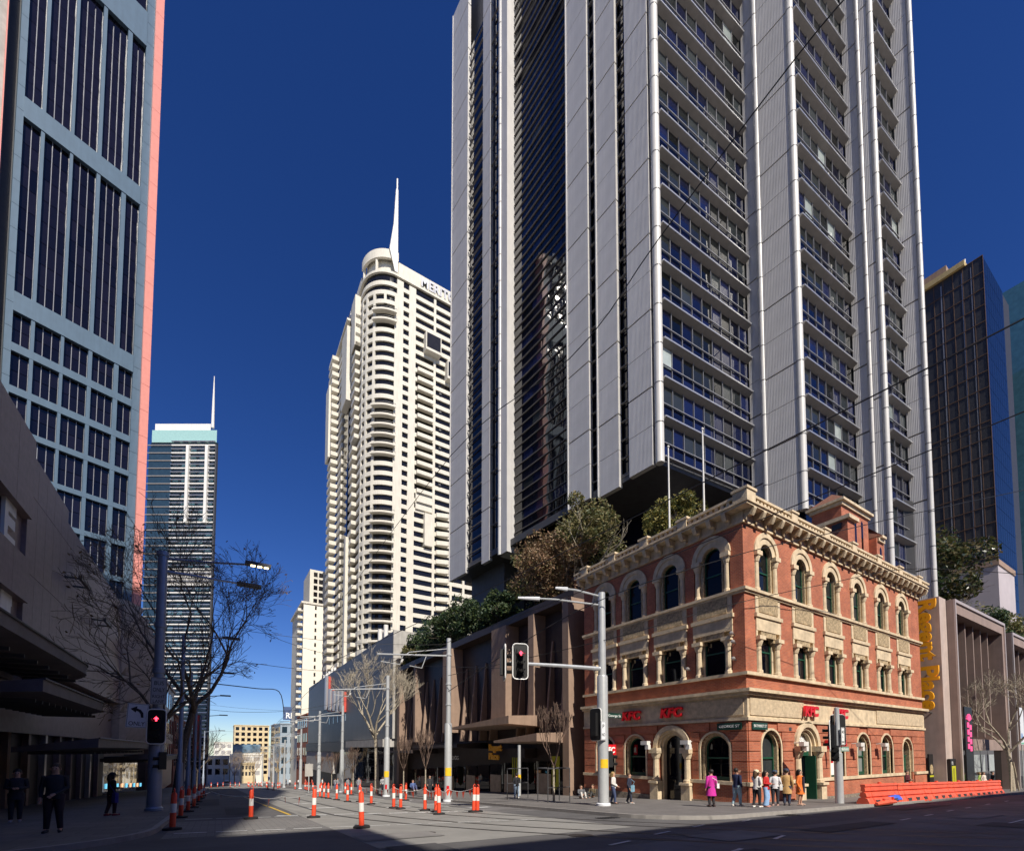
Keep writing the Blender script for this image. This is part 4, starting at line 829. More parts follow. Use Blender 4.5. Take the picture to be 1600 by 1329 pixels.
canopy(13, 36, 2.6, 5.2, .35); canopy(25, 38.6, 2.9, 3.5, .25); canopy(33, 57, 3.3, 1.35, .25); canopy(54, 64, 3.4, .4, .2)
# shopfronts below
part('fascia', MB().box(12,62,.5,1.0,2.4,5.9), GRANITE, gp, FG.M)
for i in range(15):
    u = 13+i*3.2; part('shop_window', MB().box(u+.25,u+2.95,1.6,1.75,-6,2.4), shopg if i % 3 else BLG, gp, FG.M)
    part('shop_pier', MB().box(u-.2,u+.2,.7,1.8,-6,2.4), TAN if i in (6,7) else ALU if i % 4 == 1 else GRANITE, gp, FG.M)
    part('door_pull', MB().tube([(u+1.5,1.5,-1.2-.057*u),(u+1.5,1.5,.4-.057*u)], .03, 5), ALU, gp, FG.M)
lo_ = mat('lit shop signs', (.5,.3,.2), .5, emit=(1,.55,.3), es=1.2); lb_ = mat('lit blue sign', (.1,.4,.6), .5, emit=(.2,.7,1), es=1.)
for u, z, w, m_ in ((30,-.3,.8,lo_),(37.5,-1.4,.25,lo_),(41,-1.8,.7,lo_),(45,-2.0,.5,lo_),(53,-.9,.35,lb_),(53,-.2,.35,lo_),(58,-1.2,.5,lo_)): part('lit_sign', MB().box(u,u+w,1.5,1.58,z,z+.45), m_, gp, FG.M)
DIM = mat('added shopfront glow', (.16,.12,.10), .6, var=.5, scale=1.5, emit=(.9,.62,.45), es=.035)  # weak emission added to lift the dark shopfronts under the canopies
for i in range(15): part('shop_fill_panel', MB().box(13.3+i*3.2,15.9+i*3.2,1.45,1.58,-6,1.2-.02*i), DIM if i % 2 else BLG, gp, FG.M)
# ---- wall beyond, folded to imitate triangles of reflected sunlight
fo = thing('light_facet_building', 'tan building with added slanting facets imitating triangles of reflected sunlight behind the left street pole', 'building', (-9, 75, -4)); FF = Fr(-8.6, 62, 90)
part('body', MB().box(2.1,34,1.5,22,-9,17), GRANITE, fo, FF.M)
FOLD = mat('stone lightened for reflections', (.50,.40,.31), .8, var=.12, scale=2)  # stone colour raised in place of reflected sunlight on the wall
for i in range(13):
    for j in range(4):
        u, z = .1+i*2.6, 1.5+j*3.9+(i%2)*.6
        part('light_facet', MB().add([(u,.0,z),(u+2.6,.9,z+.2),(u+2.6,.9,z+3.9),(u,.0,z+3.9),(u+.9,-1.3,z+3.3),(u,1.4,z),(u+2.6,1.4,z),(u+2.6,1.4,z+3.9),(u,1.4,z+3.9)], [(0,1,4),(1,2,4),(2,3,4),(3,0,4),(0,5,6,1),(1,6,7,2),(2,7,8,3),(3,8,5,0)]), FOLD, fo, FF.M)
part('awning', MB().box(0,30,-3.8,1.2,.2,.75), DGREY, fo, FF.M); part('shop_window', MB().box(0,34,1.2,1.4,-9,.2), shopg, fo, FF.M)
for i in range(9): part('shop_light', MB().box(2+i*3.3,2.6+i*3.3,1.1,1.18,-2.6-.19*i,-2.1-.19*i), lo_ if i % 2 else lb_, fo, FF.M)
# ---- blue glass office tower further down
kt = thing('office_tower', 'slim office tower with white ledges, turquoise crown and a thin mast behind the pink edge', 'tower', tuple(dist(280,1215,170))); o_ = dist(222,1000,170); FK = Fr(o_.x, o_.y, -32.2)
UK = {x: FK.u(x, 900) for x in (224,237,262,289,319,331,333)}; ztk = lambda y: FK.at(300, y)[1]
OFFG = glass('blue office glass', (.02,.04,.06), ior=1.6, rnd=.4); 
def kp(x0, x1, y0): return [(x0,y0),(x1,y0),(x1-.72*20,20),(x0-14,20)]
part('body', MB().prism(kp(0,UK[333],.6),-16,ztk(690)), OFFG, kt, FK.M); part('left_block', MB().box(0,UK[262],-.2,.6,-16,ztk(700)), OFFG, kt, FK.M)
part('crown', MB().prism(kp(.5,UK[331],.3),ztk(690),ztk(671)), mat('turquoise crown glass', (.32,.52,.50), .2), kt, FK.M); part('roof_box', MB().prism(kp(1,UK[319],1),ztk(671),ztk(659)), WHITE, kt, FK.M)
lg = bmesh_box(UK[331]-UK[262], .5, .4, WHITE); ld = bmesh_box(UK[262]-UK[224], .3, .35, LEDGE); ls = bmesh_box(UK[331]-UK[262], .6, .22, ALU); pn = bmesh_box(2.0,.1,1.5,TURQ); pd = bmesh_box(2.0,.1,1.5,OFFG)
i = 0; z = ztk(697)
while z > -10:
    part('ledge', lg, None, kt, FK.M @ T(UK[262],-.5,z)); part('dark_ledge', ld, None, kt, FK.M @ T(UK[224],-.45,z)); part('ledge', ls, None, kt, FK.M @ T(UK[262],-.75,z+1.5))
    for k in range(5): part('window', pn if random.random() < .5 else pd, None, kt, FK.M @ T(UK[262]+k*(UK[331]-UK[262])/5+.4,.2,z+.9))
    z -= 2.95; i += 1
for x in (289, 319): part('white_column', MB().box(UK[x]-.5,UK[x]+.5,-1.1,.2,ztk(818),ztk(697)), WHITE, kt, FK.M)
part('dark_corner', MB().box(UK[331],UK[333],-.4,.58,-16,ztk(695)), DGREY, kt, FK.M); part('plant_band', MB().box(UK[262],UK[331],-.2,.5,ztk(914),ztk(892)), CONC, kt, FK.M)
part('mast', MB().tube([FK.M @ Vector((UK[319]-.6,3,ztk(660))), FK.M @ Vector((UK[319]-.6,3,ztk(620))), FK.M @ Vector((UK[319]-.6,3,ztk(578)))], [.55,.4,.12], 8), WHITE, kt, I4, 40)
part('aerial', MB().tube([FK.M @ Vector((UK[289],4,ztk(660))), FK.M @ Vector((UK[289],4,ztk(652)))], .15, 5), DGREY, kt, I4)
# ---- the row along the east kerb and the end of the street
def plain(name, lab, cat, x0, x1, y0, y1, zt_, m_, wm, face, nu, nz, zb=None, parts=True):
    """simple far block; face 'x+' looks across the street, 'y-' looks north"""
    zb = G((x0+x1)/2, y0)-1 if zb is None else zb; t = thing(name, lab, cat, ((x0+x1)/2, (y0+y1)/2, zb)); part('wall', MB().box(x0,x1,y0,y1,zb,zt_), m_, t, I4)
    part('cornice', MB().box(x0-.3,x1+.3,y0-.3,y1+.3,zt_,zt_+.5), m_, t, I4); h = (zt_-zb-5)/nz
    for f in face:
        L_ = (y1-y0) if f[0] == 'x' else (x1-x0); w = L_/nu; wmh = bmesh_box(w*.6,.1,h*.6,wm) if f[0] == 'y' else bmesh_box(.1,w*.6,h*.6,wm)
        for i in range(nu):
            for j in range(nz):
                z = zb+5+j*h+h*.15
                part('window', wmh, None, t, T(x0+i*w+w*.2,y0-.04,z) if f == 'y-' else T(x1-.06,y0+i*w+w*.2,z) if f == 'x+' else T(x0-.04,y0+i*w+w*.2,z))
    return t
YSTONE = mat('yellow sandstone wall', (.62,.50,.30), .85, var=.12, scale=.4); GREYW = mat('grey rendered wall', (.36,.35,.35), .85, var=.1, scale=.5); DRED = mat('dark red brick wall', (.20,.07,.05), .9, var=.15); PWH = mat('pale painted wall', (.7,.68,.62), .8, var=.08, scale=.5)
plain('shop_building','dark grey row building with a vertical burger sign down the left side of the street','building',-24,-8.6,97,130,14,GRANITE,BLACKG,('x+',),7,3)
plain('shop_building','brown row building beyond the added slanting facets on the left','building',-24,-8.4,131,170,9,DRED,BLACKG,('x+',),7,3)
plain('shop_building','pale row building far down the left side of the street','building',-24,-8.2,171,235,6,GREYW,BLACKG,('x+','y-'),9,3)
plain('hotel_building','cream yellow hotel block closing the far end of the street','building',9,29,352,380,17,YSTONE,BLACKG,('y-',),6,9)
t = plain('white_building','white building with a blue billboard on its roof at the far end of the street','building',7,24,334,350,-2,PWH,GREYW,('y-',),3,3)
part('billboard', MB().box(8,23,333.4,333.8,-.5,4.6), mat('blue sky billboard print', (.12,.2,.28), .5, var=.6, scale=.4), t, I4); part('billboard_frame', MB().box(8,23,333.85,334.3,-1.5,-.5), PWH, t, I4)
plain('grey_building','grey block right of the cream hotel at the end of the street','building',30,44,325,350,17,GREYW,BLACKG,('y-','x-'),4,8)
plain('terrace_building','yellow stone building far along the right kerb','building',26,40,270,300,13,YSTONE,BLACKG,('y-','x-'),5,5)
t = plain('terrace_building','blue grey glass building with rooftop billboard along the right kerb','building',24,38,236,262,13,mat('blue grey panel wall', (.30,.36,.42), .4, var=.1),OFFG,('y-','x-'),4,5)
part('billboard', MB().box(25,35,236,236.4,15,21), mat('dark blue billboard', (.06,.1,.22), .5), t, I4); lettering('lettering', 'RDX', WTXT, t, T(26,235.98,15.8), 2.6, .1, .08, 0, 7, one=True)
plain('brick_warehouse','narrow orange brick building beside the grey zinc block','building',25,40,166,190,13,mat('orange brick wall', (.38,.12,.06), .9, var=.15),BLACKG,('y-','x-'),5,4)
plain('low_building','low yellow awning building at the street end left of the pale trees','building',12,19,315,330,-7,YSTONE,DARK,('y-',),4,2)
plain('low_building','low grey building under bare trees at the left of the street end','building',-14,6.5,338,360,-3,GREYW,BLACKG,('y-',),5,2)
plain('low_building','pale mid height building peeping left of the cream hotel','building',-2,8.5,365,385,6,PWH,GREYW,('y-',),3,5)
sg = thing('vertical_sign', 'narrow dark red vertical restaurant sign with pale letters on the left side', 'sign', (-5.5,170,0)); part('board', MB().box(-6.4,-4.6,169.8,170.2,-1,12), DRED, sg, I4)
lettering('letter', "McDonald's", RED, sg, T(-5.9,169.75,11.7) @ RY(90), 1.0, .1, .03, 0, 11)
# ================================================================ RIGHT BACKGROUND
dt = thing('dark_glass_tower', 'bronze black glass tower with tan roof blocks at the right edge', 'tower', (128,26,-6)); c_ = dist(1535,398,90); FD = Fr(c_.x,c_.y,-90); FD2 = Fr(c_.x,c_.y,0); zt0 = c_.z
wl = 20; part('body', MB().box(-wl,-.2,.3,20,20,zt0), DARK, dt, FD.M)
n_, hz = 13, 3.45; pw = wl/n_; cntd = 0
pb = bmesh_box(pw-.06,.1,hz-.06,BROWNG)
for j in range(22):
    for i in range(n_): part('pane', pb, None, dt, FD.M @ T(-wl+i*pw+.03,.15,zt0-(j+1)*hz+.03))
BLUEN = glass('glass tinted for sky reflection', (.006,.009,.02), ior=1.35, rnd=.3, tint=(.7,.8,1))  # blue of the reflected sky put into the north face glass
pn_ = bmesh_box(1.5,.1,hz-.08,BLUEN); nf = MB()
for j in range(23):
    for i in range(9): nf.box(i*1.6+.05,i*1.6+1.55,.05,.15,zt0-(j+1)*hz+.04,zt0-j*hz-.04)
part('blue_pane_wall', nf, BLUEN, dt, FD2.M)['kind'] = 'stuff'
part('north_body', MB().box(.1,14.5,.16,20,20,zt0), DARK, dt, FD2.M)
gb = MB()
for i in range(n_+1): gb.box(-wl+i*pw-.05,-wl+i*pw+.05,.02,.14,22,zt0)
for j in range(23): gb.box(-wl,0,.0,.14,zt0-j*hz-.06,zt0-j*hz+.06)
part('glazing_bars', gb, mat('bronze bars', (.11,.06,.035), .7, 0), dt, FD.M)['kind'] = 'stuff'
for x0, x1 in ((-6.6,-6.4),(-3.3,-3.15),(-1.9,-1.75)): part('corner_mullion', MB().box(x0,x1,.05,.15,22,zt0-1), ALUD, dt, FD.M)
part('parapet', MB().box(-wl,-2.6,-.6,8,zt0,zt0+1.1), mat('tan roof trim', (.48,.36,.16), .7), dt, FD.M)
part('plant_room', MB().box(-15.5,-11.5,1,8,zt0+1.1,zt0+6.5), TAN, dt, FD.M); part('plant_room', MB().box(-11,-6,2,8,zt0+1.1,zt0+4.5), TAN, dt, FD.M); part('aerial', MB().tube([(-3,2,zt0),(-3,2,zt0+3)],.1,5), WHITE, dt, FD.M)
lb = thing('rendered_building', 'plain pale lilac wall below the dark glass tower', 'building', (118,26,-6)); part('wall', MB().box(c_.x-8,c_.x+3,c_.y-1.5,c_.y+25,-8,dist(1545,880,84).z), mat('lilac grey render', (.42,.37,.38), .8, var=.08, scale=.4), lb, I4)
part('panel_joint', MB().box(c_.x-8.05,c_.x-8.0,c_.y+4,c_.y+4.1,0,36), DGREY, lb, I4); part('parapet', MB().box(c_.x-8.2,c_.x+3,c_.y-1.7,c_.y+25,dist(1545,880,84).z,dist(1545,880,84).z+1), TAN, lb, I4)
tq = thing('turquoise_tower', 'turquoise glass tower with stepped top at the far right', 'tower', (160,22,-6)); c2 = dist(1566,462,112); FQ = Fr(c2.x-.6, c2.y-6, 0)
part('body', MB().box(0,40,.3,16,0,c2.z-.5), DARK, tq, FQ.M)
for i in range(8):
    zt_ = c2.z-(0,0,2.,2.,6,6,9,9)[i]-.8; j = 0
    while zt_-j*5.2 > 20: part('pane', bmesh_box(2.9,.14,5.1,TURQ), None, tq, FQ.M @ T(.02+i*3.0,.0,zt_-(j+1)*5.2)); j += 1
tb = MB()
for i in range(9): tb.box(i*3.0-.1,i*3.0+.1,-.06,.02,20,c2.z-10)
for j in range(14): tb.box(0,24,-.05,.02,c2.z-12-j*5.2,c2.z-11.8-j*5.2)
part('glazing_bars', tb, ALU, tq, FQ.M)['kind'] = 'stuff'
part('west_wall', MB().box(-.3,-.02,.0,16,0,c2.z), TURQ, tq, FQ.M)
# ================================================================ STREET BEHIND THE CAMERA (the blocks that shade the crossing)
def back_block(lab, x0, x1, y0, y1, z, m_, nu, nz, gl_):
    t = thing('street_block', lab, 'building', ((x0+x1)/2, (y0+y1)/2, 0)); part('wall', MB().box(x0,x1,y0,y1,-3,z), m_, t, I4); w = (x1-x0)/nu; h = (z-5)/nz; p = bmesh_box(w*.62,.12,h*.6,gl_)
    for i in range(nu):
        for j in range(nz): part('window', p, None, t, T(x0+i*w+w*.19,y1-.05,5+j*h+h*.2))
    part('cornice', MB().box(x0-.02,x1,y1+.0,y1+.4,z-.9,z-.3), m_, t, I4); return t
back_block('tall office tower across the side street behind the camera', -52, -8.1, -45, -14, 117, CONC, 10, 32, NAVY)
back_block('corner office building across the side street behind the camera', -8.0, -.1, -40, -14, 28, TAN, 4, 5, WINDK)
back_block('low stone office building across the side street behind the camera', 0, 80, -36, -14, 22.6, STONE, 22, 4, WINDK)
# ================================================================ TREES AND PLANTS
def leafmat(name, cols, rough=.6):
    m = bpy.data.materials.new(name); m.use_nodes = True; t = m.node_tree; b = t.nodes['Principled BSDF']; b.inputs['Roughness'].default_value = rough
    g = t.nodes.new('ShaderNodeNewGeometry'); r = t.nodes.new('ShaderNodeValToRGB'); r.color_ramp.interpolation = 'CONSTANT'
    e = r.color_ramp.elements; e[0].position = 0; e[0].color = (*cols[0], 1); e[1].position = 1/len(cols); e[1].color = (*cols[1], 1)
    for i in range(2, len(cols)): x = e.new(i/len(cols)); x.color = (*cols[i], 1)
    t.links.new(g.outputs['Random Per Island'], r.inputs[0]); t.links.new(r.outputs[0], b.inputs['Base Color'])
    tr = t.nodes.new('ShaderNodeBsdfTranslucent'); mx = t.nodes.new('ShaderNodeMixShader'); mx.inputs[0].default_value = .25
    t.links.new(r.outputs[0], tr.inputs['Color']); t.links.new(b.outputs[0], mx.inputs[1]); t.links.new(tr.outputs[0], mx.inputs[2]); t.links.new(mx.outputs[0], t.nodes['Material Output'].inputs[0]); return m
LF_DARK = leafmat('dark evergreen leaves', [(.025,.05,.022),(.04,.075,.026),(.06,.095,.03),(.03,.06,.035),(.09,.115,.04)])
LF_OLIVE = leafmat('olive feathery leaves', [(.11,.12,.035),(.16,.15,.05),(.22,.19,.07),(.09,.11,.045),(.27,.22,.10)])
LF_RUST = leafmat('rusty brown leaves', [(.20,.115,.06),(.26,.15,.085),(.15,.11,.06),(.22,.17,.07),(.30,.2,.12)])
LF_GOLD = leafmat('yellow green leaves', [(.2,.18,.04),(.27,.22,.05),(.12,.13,.035),(.09,.11,.03)])
LF_FIG = leafmat('glossy fig leaves', [(.03,.05,.016),(.055,.07,.02),(.11,.095,.03),(.075,.08,.022),(.02,.035,.014),(.14,.11,.05)], .35)
LF_DEAD = leafmat('dry brown leaves', [(.16,.09,.03),(.2,.12,.04),(.1,.06,.025)])
def grow(mb, p, d, ln, r, lv, tips, rng, fork=3, up=.25, wig=.18, shrink=.72, n=6):
    p = Vector(p); d = Vector(d).normalized(); k = 3; pts = [p]; rs = [r]
    for i in range(k):
        d = (d+Vector((rng.uniform(-wig,wig), rng.uniform(-wig,wig), rng.uniform(-wig,wig)+up*.15))).normalized(); pts.append(pts[-1]+d*ln/k); rs.append(r*(1-.35*(i+1)/k))
    rs = [max(q, .012 if r > .003 else .008) for q in rs]; mb.tube(pts, rs, n if lv > 1 else 4, caps=False)
    if lv == 0: tips.append((pts[-1], d)); return
    for j in range(fork):
        a = d.orthogonal().normalized(); a.rotate(Matrix.Rotation(rng.uniform(0, 6.283), 3, d)); sp = rng.uniform(.35, .85)
        nd = (d+a*sp+Vector((0,0,up))).normalized(); q = pts[-1] if j < 2 else pts[2]
        grow(mb, q, nd, ln*rng.uniform(shrink-.12, shrink+.1), rs[-1]*rng.uniform(.6,.8), lv-1, tips, rng, fork, up, wig, shrink, n)
def leaf(mb, p, s, rng):
    a = Vector((rng.gauss(0,1),rng.gauss(0,1),rng.gauss(0,.7))).normalized(); b = a.orthogonal().normalized(); b.rotate(Matrix.Rotation(rng.uniform(0,6.28),3,a)); p = Vector(p)
    mb.add([p-a*s, p+b*s*.45, p+a*s, p-b*s*.45], [(0,1,2,3)])
def bare_tree(name, label, base, h, seed, lv=5, fork=3, up=.25, trunk=.4, m=BARK, r=None, lean=(0,0), group=None, leaves=0, wig=.18, cat='tree', tm=None):
    rng = random.Random(seed); t = thing(name, label, cat, base, 0, group); r = r or h*.017; tk = MB(); th = h*trunk; pts = [(0,0,-.1),(lean[0]*.3,lean[1]*.3,th*.5),(lean[0],lean[1],th)]
    tk.tube(pts, [r*1.15,r*.95,r*.8], 9); part('trunk', tk, tm or m, t, None, 50)
    cr = MB(); tips = []; ln = (h-th)*.36
    for j in range(fork+1):
        a = 6.283*j/(fork+1)+rng.uniform(-.4,.4); grow(cr, (lean[0],lean[1],th-(j%2)*th*.08), (math.cos(a)*.75,math.sin(a)*.75,.8+up), ln, r*.6, lv-1, tips, rng, fork, up, wig)
    part('crown', cr, m, t)
    if leaves:
        lm = MB()
        for i in range(leaves): p, d = rng.choice(tips); leaf(lm, p+Vector((rng.gauss(0,.15),rng.gauss(0,.15),rng.gauss(0,.15))), .14, rng)
        part('dry_leaf', lm, LF_DEAD, t)['kind'] = 'stuff'
    return t
def leafy(name, label, base, h, rad, seed, lm, nleaf, size, trunk=.3, clumps=26, group=None, flat=.75, cat='tree', bark=BARK, twig=True):
    rng = random.Random(seed); t = thing(name, label, cat, base, 0, group); tk = MB(); tips = []; th = h*trunk
    tk.tube([(0,0,-.3),(.1,.05,th)], [h*.022,h*.016], 8); part('trunk', tk, bark, t, None, 50)
    lb = MB()
    for j in range(4): a = 1.57*j+rng.uniform(-.5,.5); grow(lb, (.1,.05,th-.1*j), (math.cos(a)*.8,math.sin(a)*.8,.9), (h-th)*.3, h*.011, 3, tips, rng, 3, .2)
    part('limbs', lb, bark, t)
    cs = []; cz = th+(h-th)*.5; hz = (h-th)*.5
    for i in range(clumps):
        u = Vector((rng.gauss(0,1),rng.gauss(0,1),rng.gauss(0,1))).normalized()*rng.uniform(.35,.95)
        cs.append((Vector((u.x*rad, u.y*rad, cz+u.z*hz)), rng.uniform(.2,.42)*rad, rng.uniform(.5,1.4)))
    cr = MB(); tot = sum(c[2] for c in cs)
    for c, cr_, w in cs:
        for i in range(int(nleaf*w/tot)):
            v = Vector((rng.gauss(0,1),rng.gauss(0,1),rng.gauss(0,1)*flat)).normalized()*cr_*rng.uniform(.45,1.1)**.6; leaf(cr, c+v, size*rng.uniform(.6,1.3), rng)
    part('crown', cr, lm, t); return t
leafy('bottlebrush_tree', 'rusty brown bushy tree on the podium roof left of the brick building', (27.2,35,14.2), 8.2, 4.0, 1, LF_RUST, 11000, .15, .12, 34)
leafy('feathery_tree', 'tall olive feathery tree on the podium roof under the tower soffit', (28.8,32.6,14.2), 11.5, 3.3, 2, LF_OLIVE, 9000, .15, .3, 26, bark=PALEB)
leafy('feathery_tree', 'lower olive green tree behind the rusty tree on the podium roof', (28.3,39.5,14.2), 8.5, 3.2, 3, LF_OLIVE, 7000, .16, .2, 24)
for i, (x, y, h, r, lm, lab) in enumerate(((28,46.5,5.5,2.6,LF_DARK,'dark green roof tree beside the white stub wall, nearest of the roof row'),(28,53,6.4,3.6,LF_DARK,'large dark green roof tree under the tower left edge'),(27.5,60,7.5,3.9,LF_DARK,'tall dark green roof tree in front of the cream tower'),
      (27.2,67,5.6,3.0,LF_DARK,'dark roof tree left of the tall one above the podium'),(27,73,4.5,2.6,LF_OLIVE,'small olive tree at the far left end of the podium roof'))):
    leafy('roof_tree', lab, (x,y,14.4), h, r, 20+i, lm, 6500, .22, .15, 24, group='trees on the podium roof')
leafy('roof_shrub', 'yellow green shrub on the roof behind the flagpoles', (29.6,23.4,16.2), 5.6, 2.2, 31, LF_GOLD, 6000, .13, .12, 24, cat='shrub')
leafy('fig_tree', 'big dense glossy tree on the podium roof right of the brick building', (69.5,20.5,13.2), 13.2, 6.2, 41, LF_FIG, 15000, .26, .2, 40)
leafy('fig_tree', 'darker tree on the podium roof partly behind the brick building corner', (63.5,22,13.2), 9.5, 4.4, 43, LF_DARK, 8000, .26, .2, 28)
leafy('feathery_tree', 'pale grey green bush on the podium roof at the right edge', (103,21,13.0), 11, 5.2, 42, LF_OLIVE, 8000, .26, .15, 30)
leafy('feathery_tree', 'small green bush on the podium roof between fig tree and right edge', (90,19.5,13.0), 7, 4.2, 45, LF_DARK, 6000, .24, .15, 24)
bare_tree('plane_tree', 'big bare tree with a few brown leaves leaning over the road from the left pavement', (-2.6,44,G(-2.6,44)+.13), 20, 8, 7, 3, .10, .36, BARK, .27, (1.0,-.3), None, 320, .24)
bare_tree('plane_tree', 'bare dark tree close behind the left street pole', (-2.9,33.5,G(-2.9,33.5)+.13), 12.5, 19, 5, 3, .18, .38, BARK, .17, (.2,0))
bare_tree('plane_tree', 'tall bare plane tree with pale trunk among the tram poles', (13.6,47,G(13.6,47)), 14, 5, 6, 3, .35, .42, PALEB, .2, (-.2,0), None, 0, .22)
for i, (x, y, h, lab) in enumerate(((16.2,40.6,5.8,'small bare vase shaped tree nearest the seated man'),(16.6,47.7,5.8,'small bare vase shaped tree left of the seated man'),(16.8,70,6,'small bare tree under the grey cinema wall, right of two'),(16.6,84,6,'small bare tree under the grey cinema wall, left of two'),(16.6,95,6.2,'small bare tree by the far shop windows'))):
    bare_tree('vase_tree', lab, (x,y,G(x,y)+.13), h, 50+i, 5, 3, .75, .42, mat('reddish twig bark', (.13,.085,.065), .95, var=.3) if i == 0 else bpy.data.materials['reddish twig bark'], .07, group='small bare street trees', wig=.1, tm=PALEB)
bare_tree('vase_tree', 'young bare tree in a metal guard by the tan column', (16.9,22.2,G(16.9,22.2)+.13), 5.9, 61, 5, 3, .7, .36, bpy.data.materials['reddish twig bark'], .065, wig=.12, tm=PALEB)
bare_tree('plane_tree', 'bare pale tree on the right pavement in front of the portals', (61,11.8,G(61,11.8)+.13), 11.5, 77, 6, 3, .2, .32, PALEB, .17, (0,.2), None, 0, .22)
tanb = mat('tan winter twigs', (.34,.25,.15), .95, var=.3)
for i, (x, y, h, lab) in enumerate(((6,215,13,'tan bare tree at the end of the street, third from the right'),(10.5,180,13,'tan bare tree at the end of the street, second from the right'),(15,150,13,'tan bare tree at the end of the street, nearest on the right'),(3,262,14,'tan bare tree in front of the white end building'),(14,240,14,'tan bare tree far right before the grey end block'),(-3.4,120,12,'dark bare tree far down the left pavement'),(-3.2,88,11,'dark bare tree on the left pavement before the row buildings'))):
    bare_tree('street_tree', lab, (x,y,G(x,y)), h, 90+i, 5, 3, .25, .3, tanb if i < 5 else BARK, .2, group='bare trees along the far street')
OR = ('first','second','third','fourth','fifth','sixth','seventh','eighth','ninth','tenth','eleventh','twelfth')
# ================================================================ STREET FURNITURE
def gz(x, y, pav=True): return G(x, y)+(.13 if pav else .0)
LENSR = mat('lit red signal arrow', (.8,.02,.03), .4, emit=(1,.03,.06), es=6); LENSD = mat('unlit signal lens', (.02,.02,.02), .15)
LED = mat('lit lamp diodes', (1,.85,.5), .3, emit=(1,.8,.4), es=5); SIGNW = mat('white sign sheet', (.72,.74,.78), .4, var=.04); STICK = mat('yellow sticker', (.8,.5,.02), .5)
AMBER = mat('amber signal lens', (.25,.12,.01), .2)
def signal(label, M, lit=True, border=True, n=3, group=None):
    """a traffic light facing -y of M, centred on its origin"""
    h = .36*n+.1; s = thing('traffic_light', label, 'traffic light', tuple(M @ Vector((0,0,-h/2))), 0, group)
    part('housing', MB().box(-.17,.17,-.12,.16,-h/2,h/2), BLACKP, s, M)
    if border:
        bw, bh, q = .36, h/2+.22, .16
        pts = [(sx*(bw-q)+q*math.cos(R(a)), sz*(bh-q)+q*math.sin(R(a))) for sx,sz,a0 in ((1,1,0),(-1,1,90),(-1,-1,180),(1,-1,270)) for a in (a0,a0+30,a0+60,a0+90)]
        part('target_board', MB().prism(pts, -.03, .0, 'y'), BLACKP, s, M); part('white_border', MB().tube([(x,-.04,z) for x,z in pts+pts[:1]], .028, 5), WTXT, s, M)
    for i in range(n):
        z = h/2-.23-i*.36
        part('visor', MB().lathe([(.15,-.0),(.15,.24)], 0, 0, 10, 180, 360).xf(RX(90)), BLACKP, s, M @ T(0,-.12,z) )
        part('lens', MB().tube([(0,-.121,z),(0,-.135,z)], .125, 12), LENSD if not (lit and i == 0) else BLACKP, s, M)
        if lit and i == 0: part('lit_arrow', MB().prism([(-.035,z-.11),(.035,z-.11),(.035,z+.0),(.1,z+.0),(.0,z+.11),(-.1,z+.0),(-.035,z+.0)], -.15, -.137, 'y'), LENSR, s, M)
    return s
def plate(name, label, M, w, h, m, txt=(), cat='sign', back=DGREY):
    s = thing(name, label, cat, tuple(M @ Vector((0,0,0)))); part('sheet', MB().box(0,w,-.02,0,0,h), m, s, M); part('border', MB().box(.02,w-.02,-.024,-.0205,.02,.035).box(.02,w-.02,-.024,-.0205,h-.035,h-.02).box(.02,.035,-.024,-.0205,.035,h-.035).box(w-.035,w-.02,-.024,-.0205,.035,h-.035), BLACKP, s, M)
    for body, x, z, hh, tw_ in txt: lettering('lettering', body, BLACKP, s, M @ T(x,-.024,z), hh, .006, .0, 0, tw_, one=True)
    part('clamp', MB().box(w*.4,w*.6,0,.12,h*.4,h*.6), back, s, M); return s
def face(x, y, off=0): return T(x, y, 0) @ RZ(-math.degrees(math.atan2(x, y))*.75+off)   # roughly square to the crossing
# -- left smart pole
x, y = -2.47, 27.8; z0 = gz(x, y); P = thing('street_pole', 'thick blue grey smart pole with two lamp arms on the left pavement', 'street lamp', (x,y,z0))
part('lower_shaft', MB().lathe([(.36,0),(.36,.12),(.29,.2),(.28,3.2),(.25,3.3)], 0,0,16), POLEB, P, None, 35)
part('upper_shaft', MB().lathe([(.2,3.3),(.2,12.3),(.0,12.35)], 0,0,16), POLEB, P, None, 35)
for z in (6.5,8.7,12.2): part('collar', MB().lathe([(.2,z),(.25,z+.02),(.25,z+.22),(.2,z+.24)],0,0,16), POLEB, P, None, 35)
for z, l_, ay in ((12.1,4.4,-1.2),(11.5,4.1,.5)):
    a = part('lamp_arm', MB().tube([(0,0,z),(1.5,ay*.3,z+.05),(l_-1,ay*.8,z+.12)], [.07,.06,.05], 7), POLEB, P); part('lamp_head', MB().box(l_-1.0,l_+.15,ay-.2,ay+.2,z+.05,z+.2), DGREY, a)
    for k in range(3): part('led', MB().box(l_-.75+k*.3,l_-.55+k*.3,ay-.1,ay+.1,z+.03,z+.049), LED if z > 12 else DGREY, a)
signal('red arrow traffic light with white border on the left pole', T(x+.02,y-.36,z0+3.95) @ RZ(-3)); 
signal('black unlit traffic light below the red arrow on the left pole', T(x+.25,y-.2,z0+2.35) @ RZ(-75), False, False, 2)
plate('lane_sign', 'grey BUS ONLY RIGHT LANE plate above the red arrow signal', T(x-.26,y-.3,z0+5.0), .62, 1.28, mat('grey sign sheet', (.42,.43,.45), .5), (('BUS',.12,.92,.2,.38),('ONLY',.08,.6,.2,.46),('RIGHT',.07,.3,.16,.48),('LANE',.09,.07,.16,.44)))
